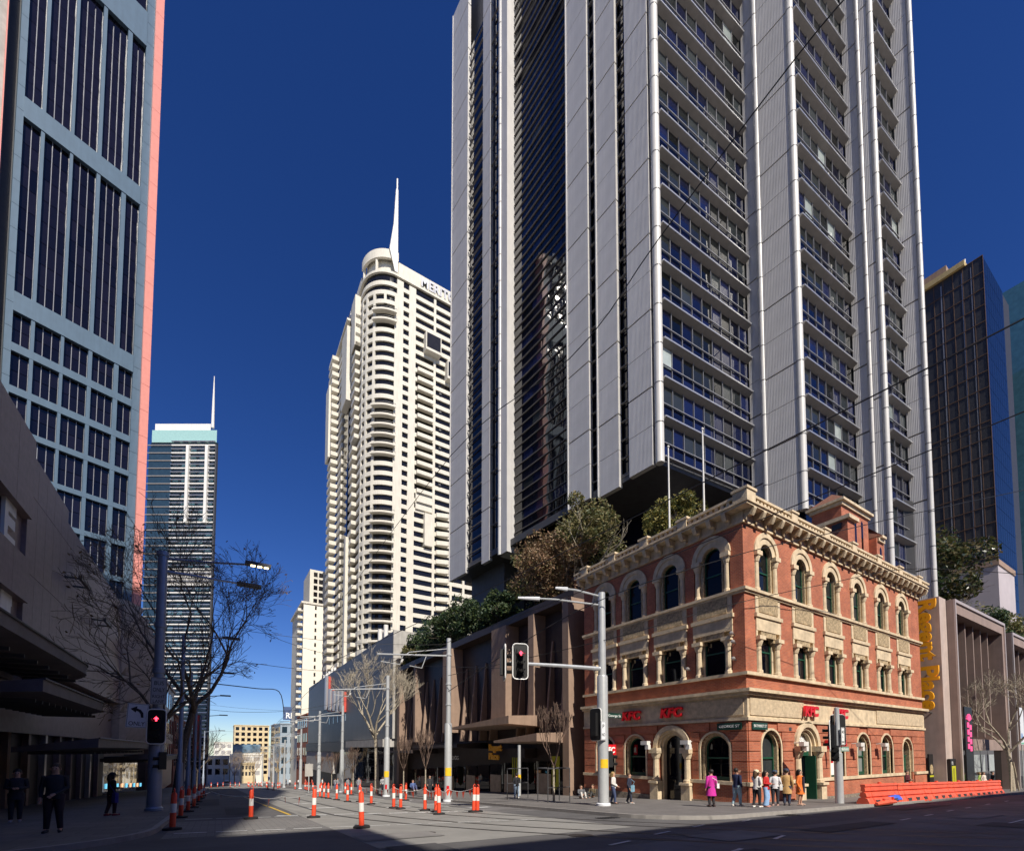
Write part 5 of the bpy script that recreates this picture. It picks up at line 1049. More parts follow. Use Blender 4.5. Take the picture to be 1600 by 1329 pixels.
s = plate('lane_sign', 'white left turn ONLY sign left of the signal pole', T(x-1.12,y-.34,z0+3.9) @ RY(3), .78, 1.12, SIGNW, (('ONLY',.09,.1,.2,.6),)); M = T(x-1.12,y-.34,z0+3.9) @ RY(3)
part('arrow', MB().prism([(.12,.86),(.36,1.0),(.35,.9),(.5,.84),(.6,.7),(.62,.48),(.53,.48),(.5,.64),(.43,.74),(.34,.79),(.32,.7)], -.03, -.021, 'y'), BLACKP, s, M); part('bracket', MB().box(.7,1.1,0,.05,.5,.56), DGREY, s, M)
# -- corner pole with mast arm
x, y = 16.58, 17.65; z0 = gz(x, y); P = thing('traffic_pole', 'pale grey corner pole carrying a long signal arm and two lamp arms', 'pole', (x,y,z0))
part('base_flange', MB().lathe([(.36,0),(.36,.12),(.3,.16)],0,0,16), SIGNW, P, None, 35)
part('lower_shaft', MB().lathe([(.27,.1),(.27,6.5),(.25,6.6),(.2,6.62)],0,0,16), POLE, P, None, 35); part('upper_shaft', MB().lathe([(.19,6.6),(.18,10.9),(0,10.95)],0,0,16), POLE, P, None, 35)
part('signal_arm', MB().tube([(0,0,6.95),(-2.6,.2,6.9),(-5.35,.42,6.8)], [.11,.09,.07], 8), POLE, P, None, 40)
for z, ex, ey in ((10.55,-3.4,2.1),(11.0,-2.0,1.0)):
    a = part('lamp_arm', MB().tube([(0,0,z-.3),(ex*.6,ey*.6,z),(ex*.85,ey*.85,z+.05)], .05, 7), POLE, P); d = Vector((ex,ey,0)).normalized(); part('lamp_head', MB().tube([(ex*.8,ey*.8,z+.03),(ex*1.08,ey*1.08,z+.08)], [.11,.06], 6), SIGNW, a)
part('sticker', MB().lathe([(.274,1.9),(.274,2.35)],0,0,10,200,290), STICK, P)
signal('red arrow traffic light with white border hanging on the long arm', T(x-4.95,y+.12,z0+6.85) @ RZ(-18)); signal('traffic light on the arm end seen from its side', T(x-5.6,y+.5,z0+6.8) @ RZ(65), False, True)
signal('black traffic light behind the corner pole facing away', T(x-.42,y+.1,z0+4.1) @ RZ(95), False, True); signal('small black pedestrian signal on the right of the corner pole', T(x+.42,y-.05,z0+2.35) @ RZ(60), False, False, 2)
plate('parking_sign', 'grey parking plates strapped on the corner pole', T(x-.42,y-.3,z0+3.3), .34, .95, SIGNW, (('P',.08,.6,.2,None),('NO',.05,.2,.16,.22)))
s = plate('street_sign', 'small dark George St name blade on the corner pole', T(x+.2,y-.1,z0+4.45), 1.05, .26, SIGNG); lettering('lettering', 'George St', WTXT, s, T(x+.26,y-.126,z0+4.51), .13, .006, 0, 0, .9, one=True)
# -- right signal pole
x, y = 27.64, 11.7; z0 = gz(x, y); P = thing('traffic_pole', 'short grey signal pole on the sunny pavement left of the orange barriers', 'pole', (x,y,z0))
part('lower_shaft', MB().lathe([(.2,0),(.2,2.6),(.13,2.65)],0,0,14), POLE, P, None, 35); part('upper_shaft', MB().lathe([(.13,2.65),(.12,5.0),(0,5.04)],0,0,14), POLE, P, None, 35)
signal('black traffic light facing away on the right signal pole', T(x+.38,y+.1,z0+3.85) @ RZ(140), False, True); signal('traffic light seen from behind left of the right signal pole', T(x-.45,y+.1,z0+3.5) @ RZ(200), False, True); signal('small pedestrian signal on the left of the right pole', T(x-.34,y,z0+2.6) @ RZ(-60), False, False, 2)
plate('parking_sign', 'white notice plate on the right signal pole', T(x-.12,y-.22,z0+3.05), .36, .9, WTXT, (('NO',.06,.6,.16,.24),('L',.12,.36,.14,None),('ONLY',.04,.1,.1,.28)))
s = plate('street_sign', 'pale green Bathurst St name blade on the right signal pole', T(x+.15,y-.06,z0+2.7), .95, .26, mat('sage green sign', (.28,.42,.34), .4)); lettering('lettering', 'Bathurst', WTXT, s, T(x+.22,y-.086,z0+2.76), .14, .006, 0, 0, .8, one=True)
# -- tram poles
tp = []
def tram_pole(x, y, h, label, near):
    z0 = gz(x, y, False); P = thing('tram_pole', label, 'pole', (x,y,z0), 0, 'tram wire poles along the west kerb'); n = 14 if near else 8
    part('base', MB().lathe([(.34,0),(.34,.14),(.26,.16)],0,0,n), SIGNW, P, None, 35); part('lower_shaft', MB().lathe([(.26,.1),(.245,5.2),(.22,5.3)],0,0,n), POLE, P, None, 35); part('upper_shaft', MB().lathe([(.165,5.3),(.15,h),(0,h+.03)],0,0,n), POLE, P, None, 35)
    part('cantilever', MB().tube([(0,0,h-1.2),(-4.9,0,h-1.6)],[.055,.05],6).tube([(0,0,h-.7),(-2.8,0,h-1.25),(-3.0,0,h-1.42)],.03,5), POLE, P, None, 40); part('registration_arm', MB().tube([(-3.2,0,h-1.45),(-3.4,.1,h-2.1),(-4.6,.2,h-2.0)],.03,5).tube([(-1.6,0,h-1.3),(-1.9,.1,h-2.2),(-2.7,.2,h-2.1)],.03,5), POLE, P)
    part('insulator', MB().tube([(-3.22,0,h-1.75),(-3.3,.05,h-1.95)],.06,6), WHITE, P)
    for z in (h-1.2, h-3.2, h-4.6): part('band_clamp', MB().lathe([(.17,z),(.2,z+.01),(.2,z+.1),(.17,z+.11)],0,0,n), POLE, P)
    if near: part('sticker', MB().lathe([(.2665,1.75),(.2665,2.3)],0,0,8,200,300), STICK, P); part('red_mark', MB().lathe([(.2668,.7),(.2668,1.1)],0,0,6,225,265), RED, P)
    tp.append((x,y,z0+h))
for x, y, h, lab in ((13.22,29.1,11.1,'nearest tram pole with yellow sticker and bracket arm'),(12.9,41.6,10.9,'second tram pole, right of the tall bare plane tree'),(13.2,60.8,10.8,'third tram pole, left of the tall bare plane tree'),(11.6,67.1,10.8,'fourth tram pole before the grey cinema wall'),(12.8,92,10.8,'fifth tram pole near the left end of the grey wall'),(12.8,116,10.6,'sixth tram pole far down the right kerb'),(12.8,140,10.6,'seventh tram pole far down the right kerb'),(12.8,175,10.6,'farthest tram pole on the right kerb')): tram_pole(x, y, h, lab, y < 50)
def small_pole(x, y, h, label):
    z0 = gz(x,y); P = thing('street_pole', label, 'street lamp', (x,y,z0), 0, 'poles along the left kerb'); part('shaft', MB().lathe([(.2,0),(.2,2.6),(.14,2.7),(.12,h),(0,h+.02)],0,0,10), POLEB, P, None, 35)
    part('lamp_arm', MB().tube([(0,0,h-.2),(2.6,-.4,h+.1)],.05,6), POLEB, P); part('lamp_head', MB().box(2.3,3.4,-.6,-.2,h+.02,h+.16), DGREY, P)
for y, h, lab in ((40,11.6,'second blue grey pole behind the left smart pole'),(52,11.4,'third blue grey pole down the left kerb'),(66,11.4,'fourth blue grey pole down the left kerb'),(84,11.2,'fifth blue grey pole down the left kerb'),(110,11.2,'sixth blue grey pole far down the left kerb'),(150,11.2,'farthest blue grey pole on the left kerb')): small_pole(-2.2, y, h, lab)
# -- overhead wires
WIRE = mat('black overhead wire', (.012,.012,.013), .5)
def wire(label, pts, r=.014, sub=5):
    P = [dist(*p) for p in pts]; q = []
    for i in range(len(P)-1):
        a, b, c, d = P[max(i-1,0)], P[i], P[i+1], P[min(i+2,len(P)-1)]
        for k in range(sub): t = k/sub; q.append(.5*((2*b)+(c-a)*t+(2*a-5*b+4*c-d)*t*t+(3*b-a-3*c+d)*t**3))
    q.append(P[-1]); solo('overhead_wire', MB().tube(q, r, 5), WIRE, label, 'wire', 'overhead wires')
def span(label, a, b, sag=.5, r=.014):
    a, b = Vector(a), Vector(b); solo('overhead_wire', MB().tube([a.lerp(b,i/8)-Vector((0,0,sag*4*(i/8)*(1-i/8))) for i in range(9)], r, 4), WIRE, label, 'wire', 'overhead wires')
wire('thick black wire slanting down across the tall stepped tower', [(1345,-30,13),(1240,95,15),(1030,372,19),(890,560,24),(704,712,34),(540,930,60)], .024)
wire('black wire crossing the brick building cornice to the right edge', [(1640,757,30),(1460,795,27),(1300,832,24.5),(1130,873,22),(900,955,24),(700,1080,30)], .022)
wire('thin wire across the middle storey of the brick building', [(1640,900,26),(1430,888,25),(1290,912,24),(1130,947,23),(943,1000,23.6),(700,1055,31)], .018)
wire('thin wire over the left sky just above the tram pole tops', [(250,843,24),(330,930,30),(440,1000,38),(560,1030,50),(700,1020,34)], .016)
wire('nearly level wire across the left sky to the tram arms', [(255,1010,26),(390,1035,30),(520,1048,36),(640,1040,40),(820,1045,24)], .016)
wire('curved black feeder cable hanging over the street end', [(250,1060,25),(320,1066,27),(400,1075,30),(436,1080,33),(444,1115,33)], .03)
wire('low wire crossing the far street between the rows', [(300,1105,50),(380,1112,55),(470,1108,60),(560,1090,66)], .02)
for k, xx in enumerate((9.0, 6.0)):
    tops = [(xx,y,z-2.15) for _,y,z in tp[:6]]
    for i in range(len(tops)-1): span('tram contact wire above the %s track, %s span from the near tram pole' % ('right' if k == 0 else 'left', OR[i]), tops[i], tops[i+1], .15, .014)
    span('tram contact wire running overhead to the crossing on the %s track' % ('right' if k == 0 else 'left'), tops[0], (xx+6,-6,9), .3, .014)
for i in range(0, 5, 2): span('cross span wire from tram pole %s to the left pavement' % ('one','two','three','four','five')[i], (tp[i][0],tp[i][1],tp[i][2]-.4), (-2.2,tp[i][1]+3,tp[i][2]-.2), .5, .014)
# -- orange delineator posts
def post_kit():
    P = thing('delineator_post', 'x', 'delineator', (0,0,0))
    part('base', MB().lathe([(.0,0),(.26,0),(.25,.06),(.11,.09),(0,.09)],0,0,12), RUBBER, P, None, 35); part('post', MB().lathe([(.085,.08),(.08,1.08),(.05,1.14),(0,1.15)],0,0,10), ORANGE, P, None, 40)
    part('reflective_band', MB().lathe([(.086,.52),(.084,.8)],0,0,10), REFL, P, None, 60); part('handle', MB().tube([(-.06,0,1.1),(-.06,0,1.22),(0,0,1.27),(.06,0,1.22),(.06,0,1.1)],.018,6), ORANGE, P, None, 60); return P
kit = post_kit(); first = [True]
def dpost(x, y, label, pav=False, tilt=0):
    o = kit if first[0] else copy_tree(kit); first[0] = False
    o.location = (x,y,gz(x,y,pav)+.01); o.rotation_euler = (R(tilt*.4),R(tilt),random.uniform(0,3)); o['label'] = label; o['group'] = 'orange and white delineator posts'
for px, py, lab, tl in ((269,1296,'leftmost near delineator post leaning beside the left kerb',4),(282,1277,'delineator post just behind the leaning one at the left kerb',1),(392,1279,'shaded delineator post standing alone in the left lane',0),(490,1277,'delineator post on the track slab with white band, left of the big near one',1),(565,1293,'nearest big delineator post at the crossing edge',-3),
    (686,1272,'delineator post front of the pair before the nearest tram pole',-2),(681,1268,'delineator post back of the pair before the nearest tram pole',1),(615,1262,'left delineator post of two at the second tram pole',0),(626,1263,'right delineator post of two at the second tram pole',0),(664,1266,'delineator post between the second and nearest tram pole',0),(740,1268,'tall delineator post at the right end of the bunting',2),(746,1268,'darker delineator post at the right end of the bunting',-2),
    (580,1256,'delineator post right of the plane tree trunk',0),(562,1252,'delineator post in front of the plane tree trunk',3),(543,1252,'delineator post with white band left of the plane tree',0),(526,1249,'delineator post near the third tram pole',0),(513,1247,'delineator post left of the third tram pole',1),(506,1246,'delineator post at the low orange tape',-1),(500,1245,'delineator post beside the fourth tram pole',0),(634,1250,'short looking delineator post behind the second tram pole',0)):
    p = onG(px, py); dpost(p.x, p.y, lab, False, tl)
for i in range(9): dpost(-1.15+.1*(i%2), 28+i*4.2, OR[i]+' delineator post of the shaded row along the left kerb beyond the near pair', False, random.uniform(-3,3))
for i in range(9): dpost(11.6+.5*math.sin(i*2.1), 49+i*4.6, OR[i]+' delineator post of the receding line by the right track, beyond the plane tree')
for i in range(12): dpost(random.uniform(5.5,12.3), 75+i*7.5, OR[i]+' delineator post of the far scattered row on the sunny street, counted from the nearest', False, random.uniform(-2,2))
for i in range(10): dpost(-1.0+i*1.25, 128+(i%3)*9, OR[i]+' delineator post from the left in the far cluster at the street end', False, 0)
# -- bunting
def bunting(label, pts, nflag, sag=.12):
    b = thing('bunting', label, 'bunting', tuple(pts[0])); line = []
    for a, c in zip(pts, pts[1:]):
        a, c = Vector(a), Vector(c)
        for i in range(8): t = i/8; line.append(a.lerp(c,t)-Vector((0,0,sag*4*t*(1-t))))
    line.append(Vector(pts[-1])); part('cord', MB().tube(line, .012, 4), WTXT, b, I4); rng = random.Random(len(line)*7+nflag)
    for i in range(nflag):
        k = int((i+.5)/nflag*(len(line)-1)); p = line[k]; d = (line[min(k+1,len(line)-1)]-line[k-1 if k else 0]).normalized()*.15; y = rng.uniform(-.06,.06)
        part('flag', MB().add([p-d, p+d, p+Vector((y,y,-.36)), p-d+Vector((0,.012,0)), p+d+Vector((0,.012,0)), p+Vector((y,y+.012,-.36))], [(0,1,2),(3,5,4),(0,3,4,1),(1,4,5,2),(2,5,3,0)]), ORANGE, b, I4)
def bt(px, py, h=1.1, pav=False): p = onG(px, py); return (p.x,p.y,p.z+h)
bunting('orange flag bunting between the pair of posts and the right end posts', [bt(686,1271),bt(700,1262,1.0),bt(740,1267)], 9, .15)
bunting('orange flag bunting from the plane tree towards the tram pole pair', [bt(562,1252),bt(580,1256),bt(615,1262),bt(664,1266),bt(684,1269)], 14, .18)
bunting('slack orange flag bunting across the shaded left lane', [bt(282,1277,.9),bt(330,1250,.7),bt(392,1279,.9),bt(440,1262,.65),bt(490,1277,1.0)], 7, .12)
# -- water filled barriers
bp = [(-.32,0),(-.32,.14),(-.22,.34),(-.13,.37),(-.13,.41),(-.2,.44),(-.14,.62),(-.05,.65),(-.05,.69),(-.13,.72),(-.1,.9),(-.15,.95),(-.12,1.05),(.12,1.05),(.15,.95),(.1,.9),(.13,.72),(.05,.69),(.05,.65),(.14,.62),(.2,.44),(.13,.41),(.13,.37),(.22,.34),(.32,.14),(.32,0)]
labs = ['orange water filled barrier at the left end beside the signal pole','second orange barrier from the signal pole, behind the blue bundle','third orange barrier from the signal pole','third orange barrier from the right end','second orange barrier from the right end','orange water filled barrier at the right end of the line']
bl_ = 25.0/6
for i in range(6):
    x0, y0 = 27.6+i*bl_, 10.62+.03*i+(.2 if i == 5 else 0); z0 = gz(x0+2, y0, True); ang = 1.0 if i == 0 else 0
    B = thing('water_barrier', labs[i], 'barrier', (x0,y0,z0), ang-1.0, 'orange water filled barriers'); ln = bl_-.2; n = 12; prof = []
    m = MB(); k = len(bp); segs = [0,.06,.1,.5,.53,.62,.65,ln/2-.1,ln/2+.1,ln-.65,ln-.62,ln-.53,ln-.5,ln-.1,ln-.06,ln]
    for sx in segs:
        e = .8 if sx in (0,ln) else .72 if (.52 < sx < .63 or .52 < ln-sx < .63) else 1
        m.v += [(sx, yy*e, zz*(.985 if e < 1 else 1)-.022*sx) for yy, zz in bp]
    for a in range(len(segs)-1):
        for j in range(k): m.f.append((a*k+j, a*k+(j+1)%k, (a+1)*k+(j+1)%k, (a+1)*k+j))
    m.f += [tuple(range(k))[::-1], tuple(range((len(segs)-1)*k, len(segs)*k))]
    part('shell', m, BARR, B, None, 30)
    for q in range(3): part('fork_slot', MB().box(.7+q*1.1,1.12+q*1.1,-.325,-.2,.08-.02*q,.24-.02*q), DGREY, B)
    part('connector', MB().tube([(ln+.02,0,.15),(ln+.02,0,.98)], .06, 8), BARR, B, None, 40); part('filler_cap', MB().tube([(ln*.5,0,1.0),(ln*.5,0,1.09)],.09,10), BARR, B, None, 40)
    if i == 0: part('fallen_foot', MB().tube([(.3,-.45,.08),(1.4,-.5,.12),(2.6,-.46,.07)],[.08,.14,.08],8).box(1.0,1.06,-.55,-.45,.1,.32).box(2.2,2.26,-.52,-.42,.08,.34), BARR, B, None, 40)
m = MB(); rng = random.Random(9); gx, gy = 10, 7
for j in range(gy):
    for i in range(gx): u, v = i/(gx-1), j/(gy-1); m.v.append((u*3.4-.2, v*.8+.1*math.sin(u*5), .06+max(0,((.12+.5*u*(1.25-u)*1.6)*math.sin(math.pi*v)))+rng.uniform(0,.07)*(math.sin(math.pi*v))))
m.f = [(j*gx+i,j*gx+i+1,(j+1)*gx+i+1,(j+1)*gx+i) for j in range(gy-1) for i in range(gx-1)]
p = onG(1368,1259); t = thing('blue_bundle', 'crumpled blue tarpaulin bundle lying against the orange barriers', 'bundle', (p.x,p.y,gz(p.x,p.y))); part('tarpaulin', m, mat('blue plastic sheet', (.06,.13,.62), .4, var=.3, scale=4), t, None, 60)
part('white_print', MB().add([(.9,.2,.3),(1.5,.25,.42),(1.45,.42,.52),(.9,.4,.42)],[(0,1,2,3)]), WTXT, t); part('sandbag', MB().ball((1.9,.5,.42),(.34,.25,.22),10), mat('grey sandbag', (.3,.3,.33), .9), t, None, 60)
# -- tree guard, sign backs, bins
t = thing('tree_guard', 'dark metal frame guard round the young bare tree', 'tree guard', (16.9,22.2,gz(16.9,22.2)))
for sx, sy in ((-.8,-.5),(.8,-.5),(.8,.5),(-.8,.5)): part('leg', MB().tube([(sx,sy,0),(sx,sy,2.0)],.03,6), DGREY, t)
part('rail', MB().tube([(-.8,-.5,2.0),(.8,-.5,2.0),(.8,.5,2.0),(-.8,.5,2.0),(-.8,-.5,2.0)],.03,6).tube([(-.8,-.5,.9),(.8,-.5,.9)],.025,6), DGREY, t)
x, y = 17.6, 27.2; t = thing('street_frame', 'dark open frame stand left of the young tree', 'stand', (x,y,gz(x,y)))
for sx in (-.85,0,.85): part('leg', MB().tube([(sx,0,0),(sx,0,2.1)],.03,6), DGREY, t)
part('rail', MB().tube([(-.85,0,2.1),(.85,0,2.1)],.03,6).tube([(-.85,0,1.1),(.85,0,1.1)],.025,6), DGREY, t)
for px, py, w, h, lab in ((482,1238,.9,1.5,'pale blank sign back on a thin post before the fourth tram pole'),):
    p = onG(px,py); t = thing('sign_back', lab, 'sign', (p.x,p.y,p.z)); part('post', MB().tube([(0,0,0),(0,0,3.6)],.06,8), POLE, t); part('sheet', MB().box(-w/2,w/2,-.06,-.03,2.0,2.0+h), CONC, t)
def rsign(x, y, hz, shape, m_, lab):
    t = thing('sign_back', lab, 'sign', (x,y,gz(x,y))); part('post', MB().tube([(0,0,0),(0,0,hz+.5)],.05,8), POLE, t); part('sheet', MB().prism([(a,hz+b) for a,b in shape], -.08, -.055, 'y'), m_, t); return t
sq = [(-.6,-.65),(.6,-.65),(.6,.65),(-.6,.65)]; dm = [(0,-.8),(.8,0),(0,.8),(-.8,0)]
rsign(61.4,10.9,3.6,dm,CONC,'grey diamond road sign seen from behind at the right bare tree'); rsign(65.2,10.9,3.6,[(-.75,-.9),(.8,-.7),(.7,.95),(-.85,.8)],DGREY,'dark grey tilted sign board right of the bare tree')
t = rsign(62.6,11.4,5.9,[(-.65,-1.7),(.65,-1.7),(.65,1.7),(-.65,1.7)],SIGNW,'tall white notice board behind the right bare tree'); part('blue_print', MB().prism([(-.25+.22*math.cos(a*.785), 4.9+.4*math.sin(a*.785)) for a in range(8)],-.095,-.081,'y'), mat('blue print', (.1,.25,.55), .5), t); part('green_print', MB().box(-.6,.6,-.095,-.081,4.25,4.4), mat('green print', (.2,.5,.35), .5), t)
for dx in (-.35,.35): 
    pass
x, y = 60.6, 11.6; t = thing('tree_stake', 'pale timber stakes propping the right bare tree', 'stake', (x,y,gz(x,y)))
for a in (-1.2,1.3): part('stake', MB().tube([(a,0,0),(a*.25,.1,2.6)],.06,6), mat('pale timber', (.45,.38,.28), .8) if a < 0 else bpy.data.materials['pale timber'], t)
x, y = 21.5, 33; t = thing('utility_box', 'pale thin post with yellow sticker under the golden shop lettering', 'post', (x,y,gz(x,y))); part('shaft', MB().lathe([(.14,0),(.13,4.2),(0,4.22)],0,0,10), POLE, t, None, 40); part('sticker', MB().lathe([(.143,1.4),(.143,1.75)],0,0,8,200,320), STICK, t)
# -- a car far down the street
def car(x, y, label, col):
    c = thing('parked_car', label, 'car', (x,y,G(x,y)))
    part('body', MB().prism([(-.9,.3),(.9,.3),(.92,.55),(.86,.95),(-.86,.95),(-.92,.55)],-2.1,2.1,'y'), col, c, None, 40); part('cabin', MB().prism([(-.84,.95),(.84,.95),(.64,1.5),(-.64,1.5)],-1.1,1.5,'y'), WINDK, c); part('roof', MB().box(-.64,.64,-1.0,1.4,1.5,1.54), col, c)
    for sx in (-1,1):
        for sy in (-1.35,1.35): part('wheel', MB().tube([(sx*.78,sy,.32),(sx*.95,sy,.32)],.32,12), RUBBER, c, None, 40)
        part('headlight', MB().box(sx*.8-.12,sx*.8+.12,-2.13,-2.09,.62,.78), SIGNW, c)
    part('number_plate', MB().box(-.25,.25,-2.13,-2.09,.42,.54), YEL, c)
car(3.0, 185, 'white car stopped far down the street under the billboard', SIGNW)
# ================================================================ PEOPLE
SKIN = mat('skin', (.52,.29,.2), .55, var=.05); SKIN2 = mat('tan skin', (.38,.2,.13), .55, var=.05); HAIRD = mat('dark brown hair', (.018,.012,.009), .6, var=.2); HAIRB = mat('blond hair', (.38,.25,.1), .6, var=.2); HAIRG = mat('brown hair', (.09,.05,.025), .6, var=.2)
_cl = {}
def cloth(col, name='cloth'):
    k = (tuple(col), name)
    if k not in _cl: _cl[k] = mat(name, col, .85, var=.14, scale=9, bump=.2)
    return _cl[k]
EYE = mat('eye', (.01,.01,.01), .2)
def skin_mesh(V, E_, Rd):
    me = bpy.data.meshes.new('body'); me.from_pydata(V, E_, []); ob = bpy.data.objects.new('b', me); C.objects.link(ob)
    md = ob.modifiers.new('s', 'SKIN'); sd = ob.modifiers.new('d', 'SUBSURF'); sd.levels = 1
    for i, r in enumerate(Rd): me.skin_vertices[0].data[i].radius = (r, r); me.skin_vertices[0].data[i].use_root = (i == 0)
    bpy.context.view_layer.update(); out = bpy.data.meshes.new_from_object(ob.evaluated_get(bpy.context.evaluated_depsgraph_get())); C.objects.unlink(ob); bpy.data.objects.remove(ob)
    out.polygons.foreach_set('use_smooth', [True]*len(out.polygons)); return out
def person(label, x, y, head, h=1.72, top=(.5,.5,.5), leg=(.05,.05,.08), shoe=(.03,.03,.03), hair=None, coat=None, arms=None, stance=.1, stride=0, skin=None, long_hair=False, cap=None, bag=None, wide=0, bare=False, sit=False, z=None, group=None, female=False, inner=None, cat='person', pack=None):
    """facing +y before turning by head degrees clockwise from south-going; arms: two (elbow, wrist) pairs"""
    s = h/1.72; z = gz(x, y) if z is None else z; P = thing('person', label, cat, (x,y,z), -head, group); sk = skin or SKIN; hair = hair or HAIRD
    hz = .12 if sit else .92; dz = hz-.92; sw = .165 if female else .185
    A = arms or (((-.25,-.03,1.13),(-.25,.08,.9)), ((.25,-.03,1.13),(.25,.08,.9)))
    V = [(0,0,hz),(0,0,1.1+dz),(0,.01,1.3+dz),(0,0,1.45+dz),(0,.02,1.55+dz),(0,.025,1.625+dz),(0,.01,1.69+dz)]; Rd = [.13,.115,.13,.055,.078,.092,.06]; E_ = [(0,1),(1,2),(2,3),(3,4),(4,5),(5,6)]
    J = {}
    for k, sx in enumerate((-1,1)):
        el, wr = [Vector(a)+Vector((0,0,dz)) for a in A[k]]; sh = Vector((sx*sw,0,1.4+dz)); d = (wr-el).normalized(); hd = wr+d*.09; J['a%d'%k] = (sh, el, wr, hd); n = len(V); V += [sh, el, wr, hd]; Rd += [.055,.043,.03,.034]; E_ += [(2,n),(n,n+1),(n+1,n+2),(n+2,n+3)]
        o = d.orthogonal().normalized(); 
        for q in range(4): f1 = hd+d*.045+o*(.022*(q-1.5)); f2 = f1+d*(.045-.006*abs(q-1.5))+Vector((0,.012,0)); m_ = len(V); V += [f1, f2]; Rd += [.0095,.0085]; E_ += [(n+3,m_),(m_,m_+1)]
        t1 = wr+d*.05+o*.045*(-sx); t2 = t1+d*.04; m_ = len(V); V += [t1, t2]; Rd += [.011,.009]; E_ += [(n+2,m_),(m_,m_+1)]
        if sit: hip, kn, an, to = Vector((sx*.1,.05,hz)), Vector((sx*.14,.42,.42)), Vector((sx*.13,.62,.06)), Vector((sx*.14,.8,.04))
        else: st = stride*sx; hip, kn, an, to = Vector((sx*.095,0,.88)), Vector((sx*(.07+stance*.3),.03+st*.5,.49)), Vector((sx*stance,-.03+st,.085)), Vector((sx*(stance+.02),.13+st,.035))
        J['l%d'%k] = (hip, kn, an, to); n = len(V); V += [hip, kn, an, to]; Rd += [.095,.06,.042,.035]; E_ += [(0,n),(n,n+1),(n+1,n+2),(n+2,n+3)]
    part('body', skin_mesh([tuple(Vector(v)*s) for v in V], E_, [r*s for r in Rd]), None, P).data.materials.append(sk)
    SM = Matrix.Scale(s, 4); W_ = WM[P] @ SM
    def pc(n, mb, m_, sm=60): return part(n, mb.xf(SM), m_, P, None, sm)
    he = Vector((0,.02,1.6+dz)); pc('face', MB().ball((-.034,.112,1.615+dz),.012,6).ball((.034,.112,1.615+dz),.012,6), EYE); pc('nose', MB().tube([(0,.1,1.62+dz),(0,.132,1.585+dz),(0,.1,1.575+dz)],[.008,.017,.01],5), sk); pc('ear', MB().ball((-.1,.01,1.6+dz),(.015,.025,.035),6).ball((.1,.01,1.6+dz),(.015,.025,.035),6), sk)
    hm = MB().ball((0,-.03,1.66+dz),(.106,.112,.1),10)
    if long_hair: hm.tube([(0,-.06,1.66+dz),(0,-.09,1.5+dz),(0,-.09,1.36+dz)],[.1,.105,.06],8).tube([(-.09,.0,1.66+dz),(-.105,.0,1.5+dz)],[.05,.03],6).tube([(.09,.0,1.66+dz),(.105,.0,1.5+dz)],[.05,.03],6)
    pc('hair', hm, hair)
    if cap is not None: pc('hat', MB().lathe([(.122,1.64+dz),(.125,1.7+dz),(.09,1.765+dz),(0,1.785+dz)],0,.0,12).box(-.08,.08,.09,.21,1.635+dz,1.655+dz), cloth(cap,'hat'))
    tc_ = cloth(top); hem = .86 if not coat else coat; full = bool(coat)
    rings = [(1.465,.075,.07),(1.43,.17,.1),(1.37,.2 if not female else .18,.125),(1.22,.185 if not female else .165,.135),(1.06,.165 if not female else .145,.125),(.93,.185,.14)]
    if full: rings += [(.75,.2+wide*.3,.155+wide*.3),(hem,.215+wide,.17+wide)]
    else: rings += [(hem,.19,.145)]
    if sit: rings = rings[:6]
    m = MB(); n = 14
    for zz, rx, ry in rings:
        for j in range(n): t = 2*math.pi*j/n; f = 1+.03*math.sin(t*5+zz*3)*(zz < 1); m.v.append((rx*f*math.cos(t), ry*f*math.sin(t)+.005, zz+dz))
    for i in range(len(rings)-1):
        for j in range(n): m.f.append((i*n+j,i*n+(j+1)%n,(i+1)*n+(j+1)%n,(i+1)*n+j))
    m.f.append(tuple(range((len(rings)-1)*n,len(rings)*n))[::-1]); k_ = 'coat' if full else 'top'
    for k in (0,1): sh, el, wr, hd = J['a%d'%k]; m.tube([sh+Vector((0,0,.02)), sh.lerp(el,.5), el, el.lerp(wr,.5), wr], [.08,.072,.062,.056,.05] if full else [.072,.064,.054,.046,.04], 9)
    pc(k_, m, tc_)
    if inner is not None: pc('dress', MB().box(-.07,.07,.1,.16+wide,hem+.08,1.4), cloth(inner))
    if not bare:
        m = MB(); f = 1+wide*4 if not full else 1
        for k in (0,1): hip, kn, an, to = J['l%d'%k]; m.tube([hip+Vector((0,0,.08)), hip.lerp(kn,.5), kn, kn.lerp(an,.55), an+Vector((0,0,.02))], [.115,.1,.078*f,.066*f,.058*f*f], 10)
        m.ball((0,0,hz),(.17,.125,.11),10); pc('trousers', m, cloth(leg))
    for k in (0,1):
        hip, kn, an, to = J['l%d'%k]; pc('shoe', MB().tube([an+Vector((0,-.06,-.045)), an+Vector((0,.05,-.035)), to+Vector((0,.03,.0))],[.045,.05,.03],8), cloth(shoe,'shoe'))
    if bag:
        bx, by, bz, bw, bh, bc = bag; pc('bag', MB().box(bx-bw/2,bx+bw/2,by-.06,by+.06,bz-bh/2,bz+bh/2), cloth(bc,'bag')); pc('bag_strap', MB().tube([(bx,by,bz+bh/2),(bx*.5,by*1.0+(.1 if by > 0 else -.13),1.25),(-bx*.55,.0,1.45)],.014,5), cloth(bc,'bag'))
    if pack: pc('backpack', MB().ball((0,-.2,1.2),(.16,.11,.23),10), cloth(pack,'bag'))
    return P
def at(px, py): p = onG(px, py); return p.x, p.y
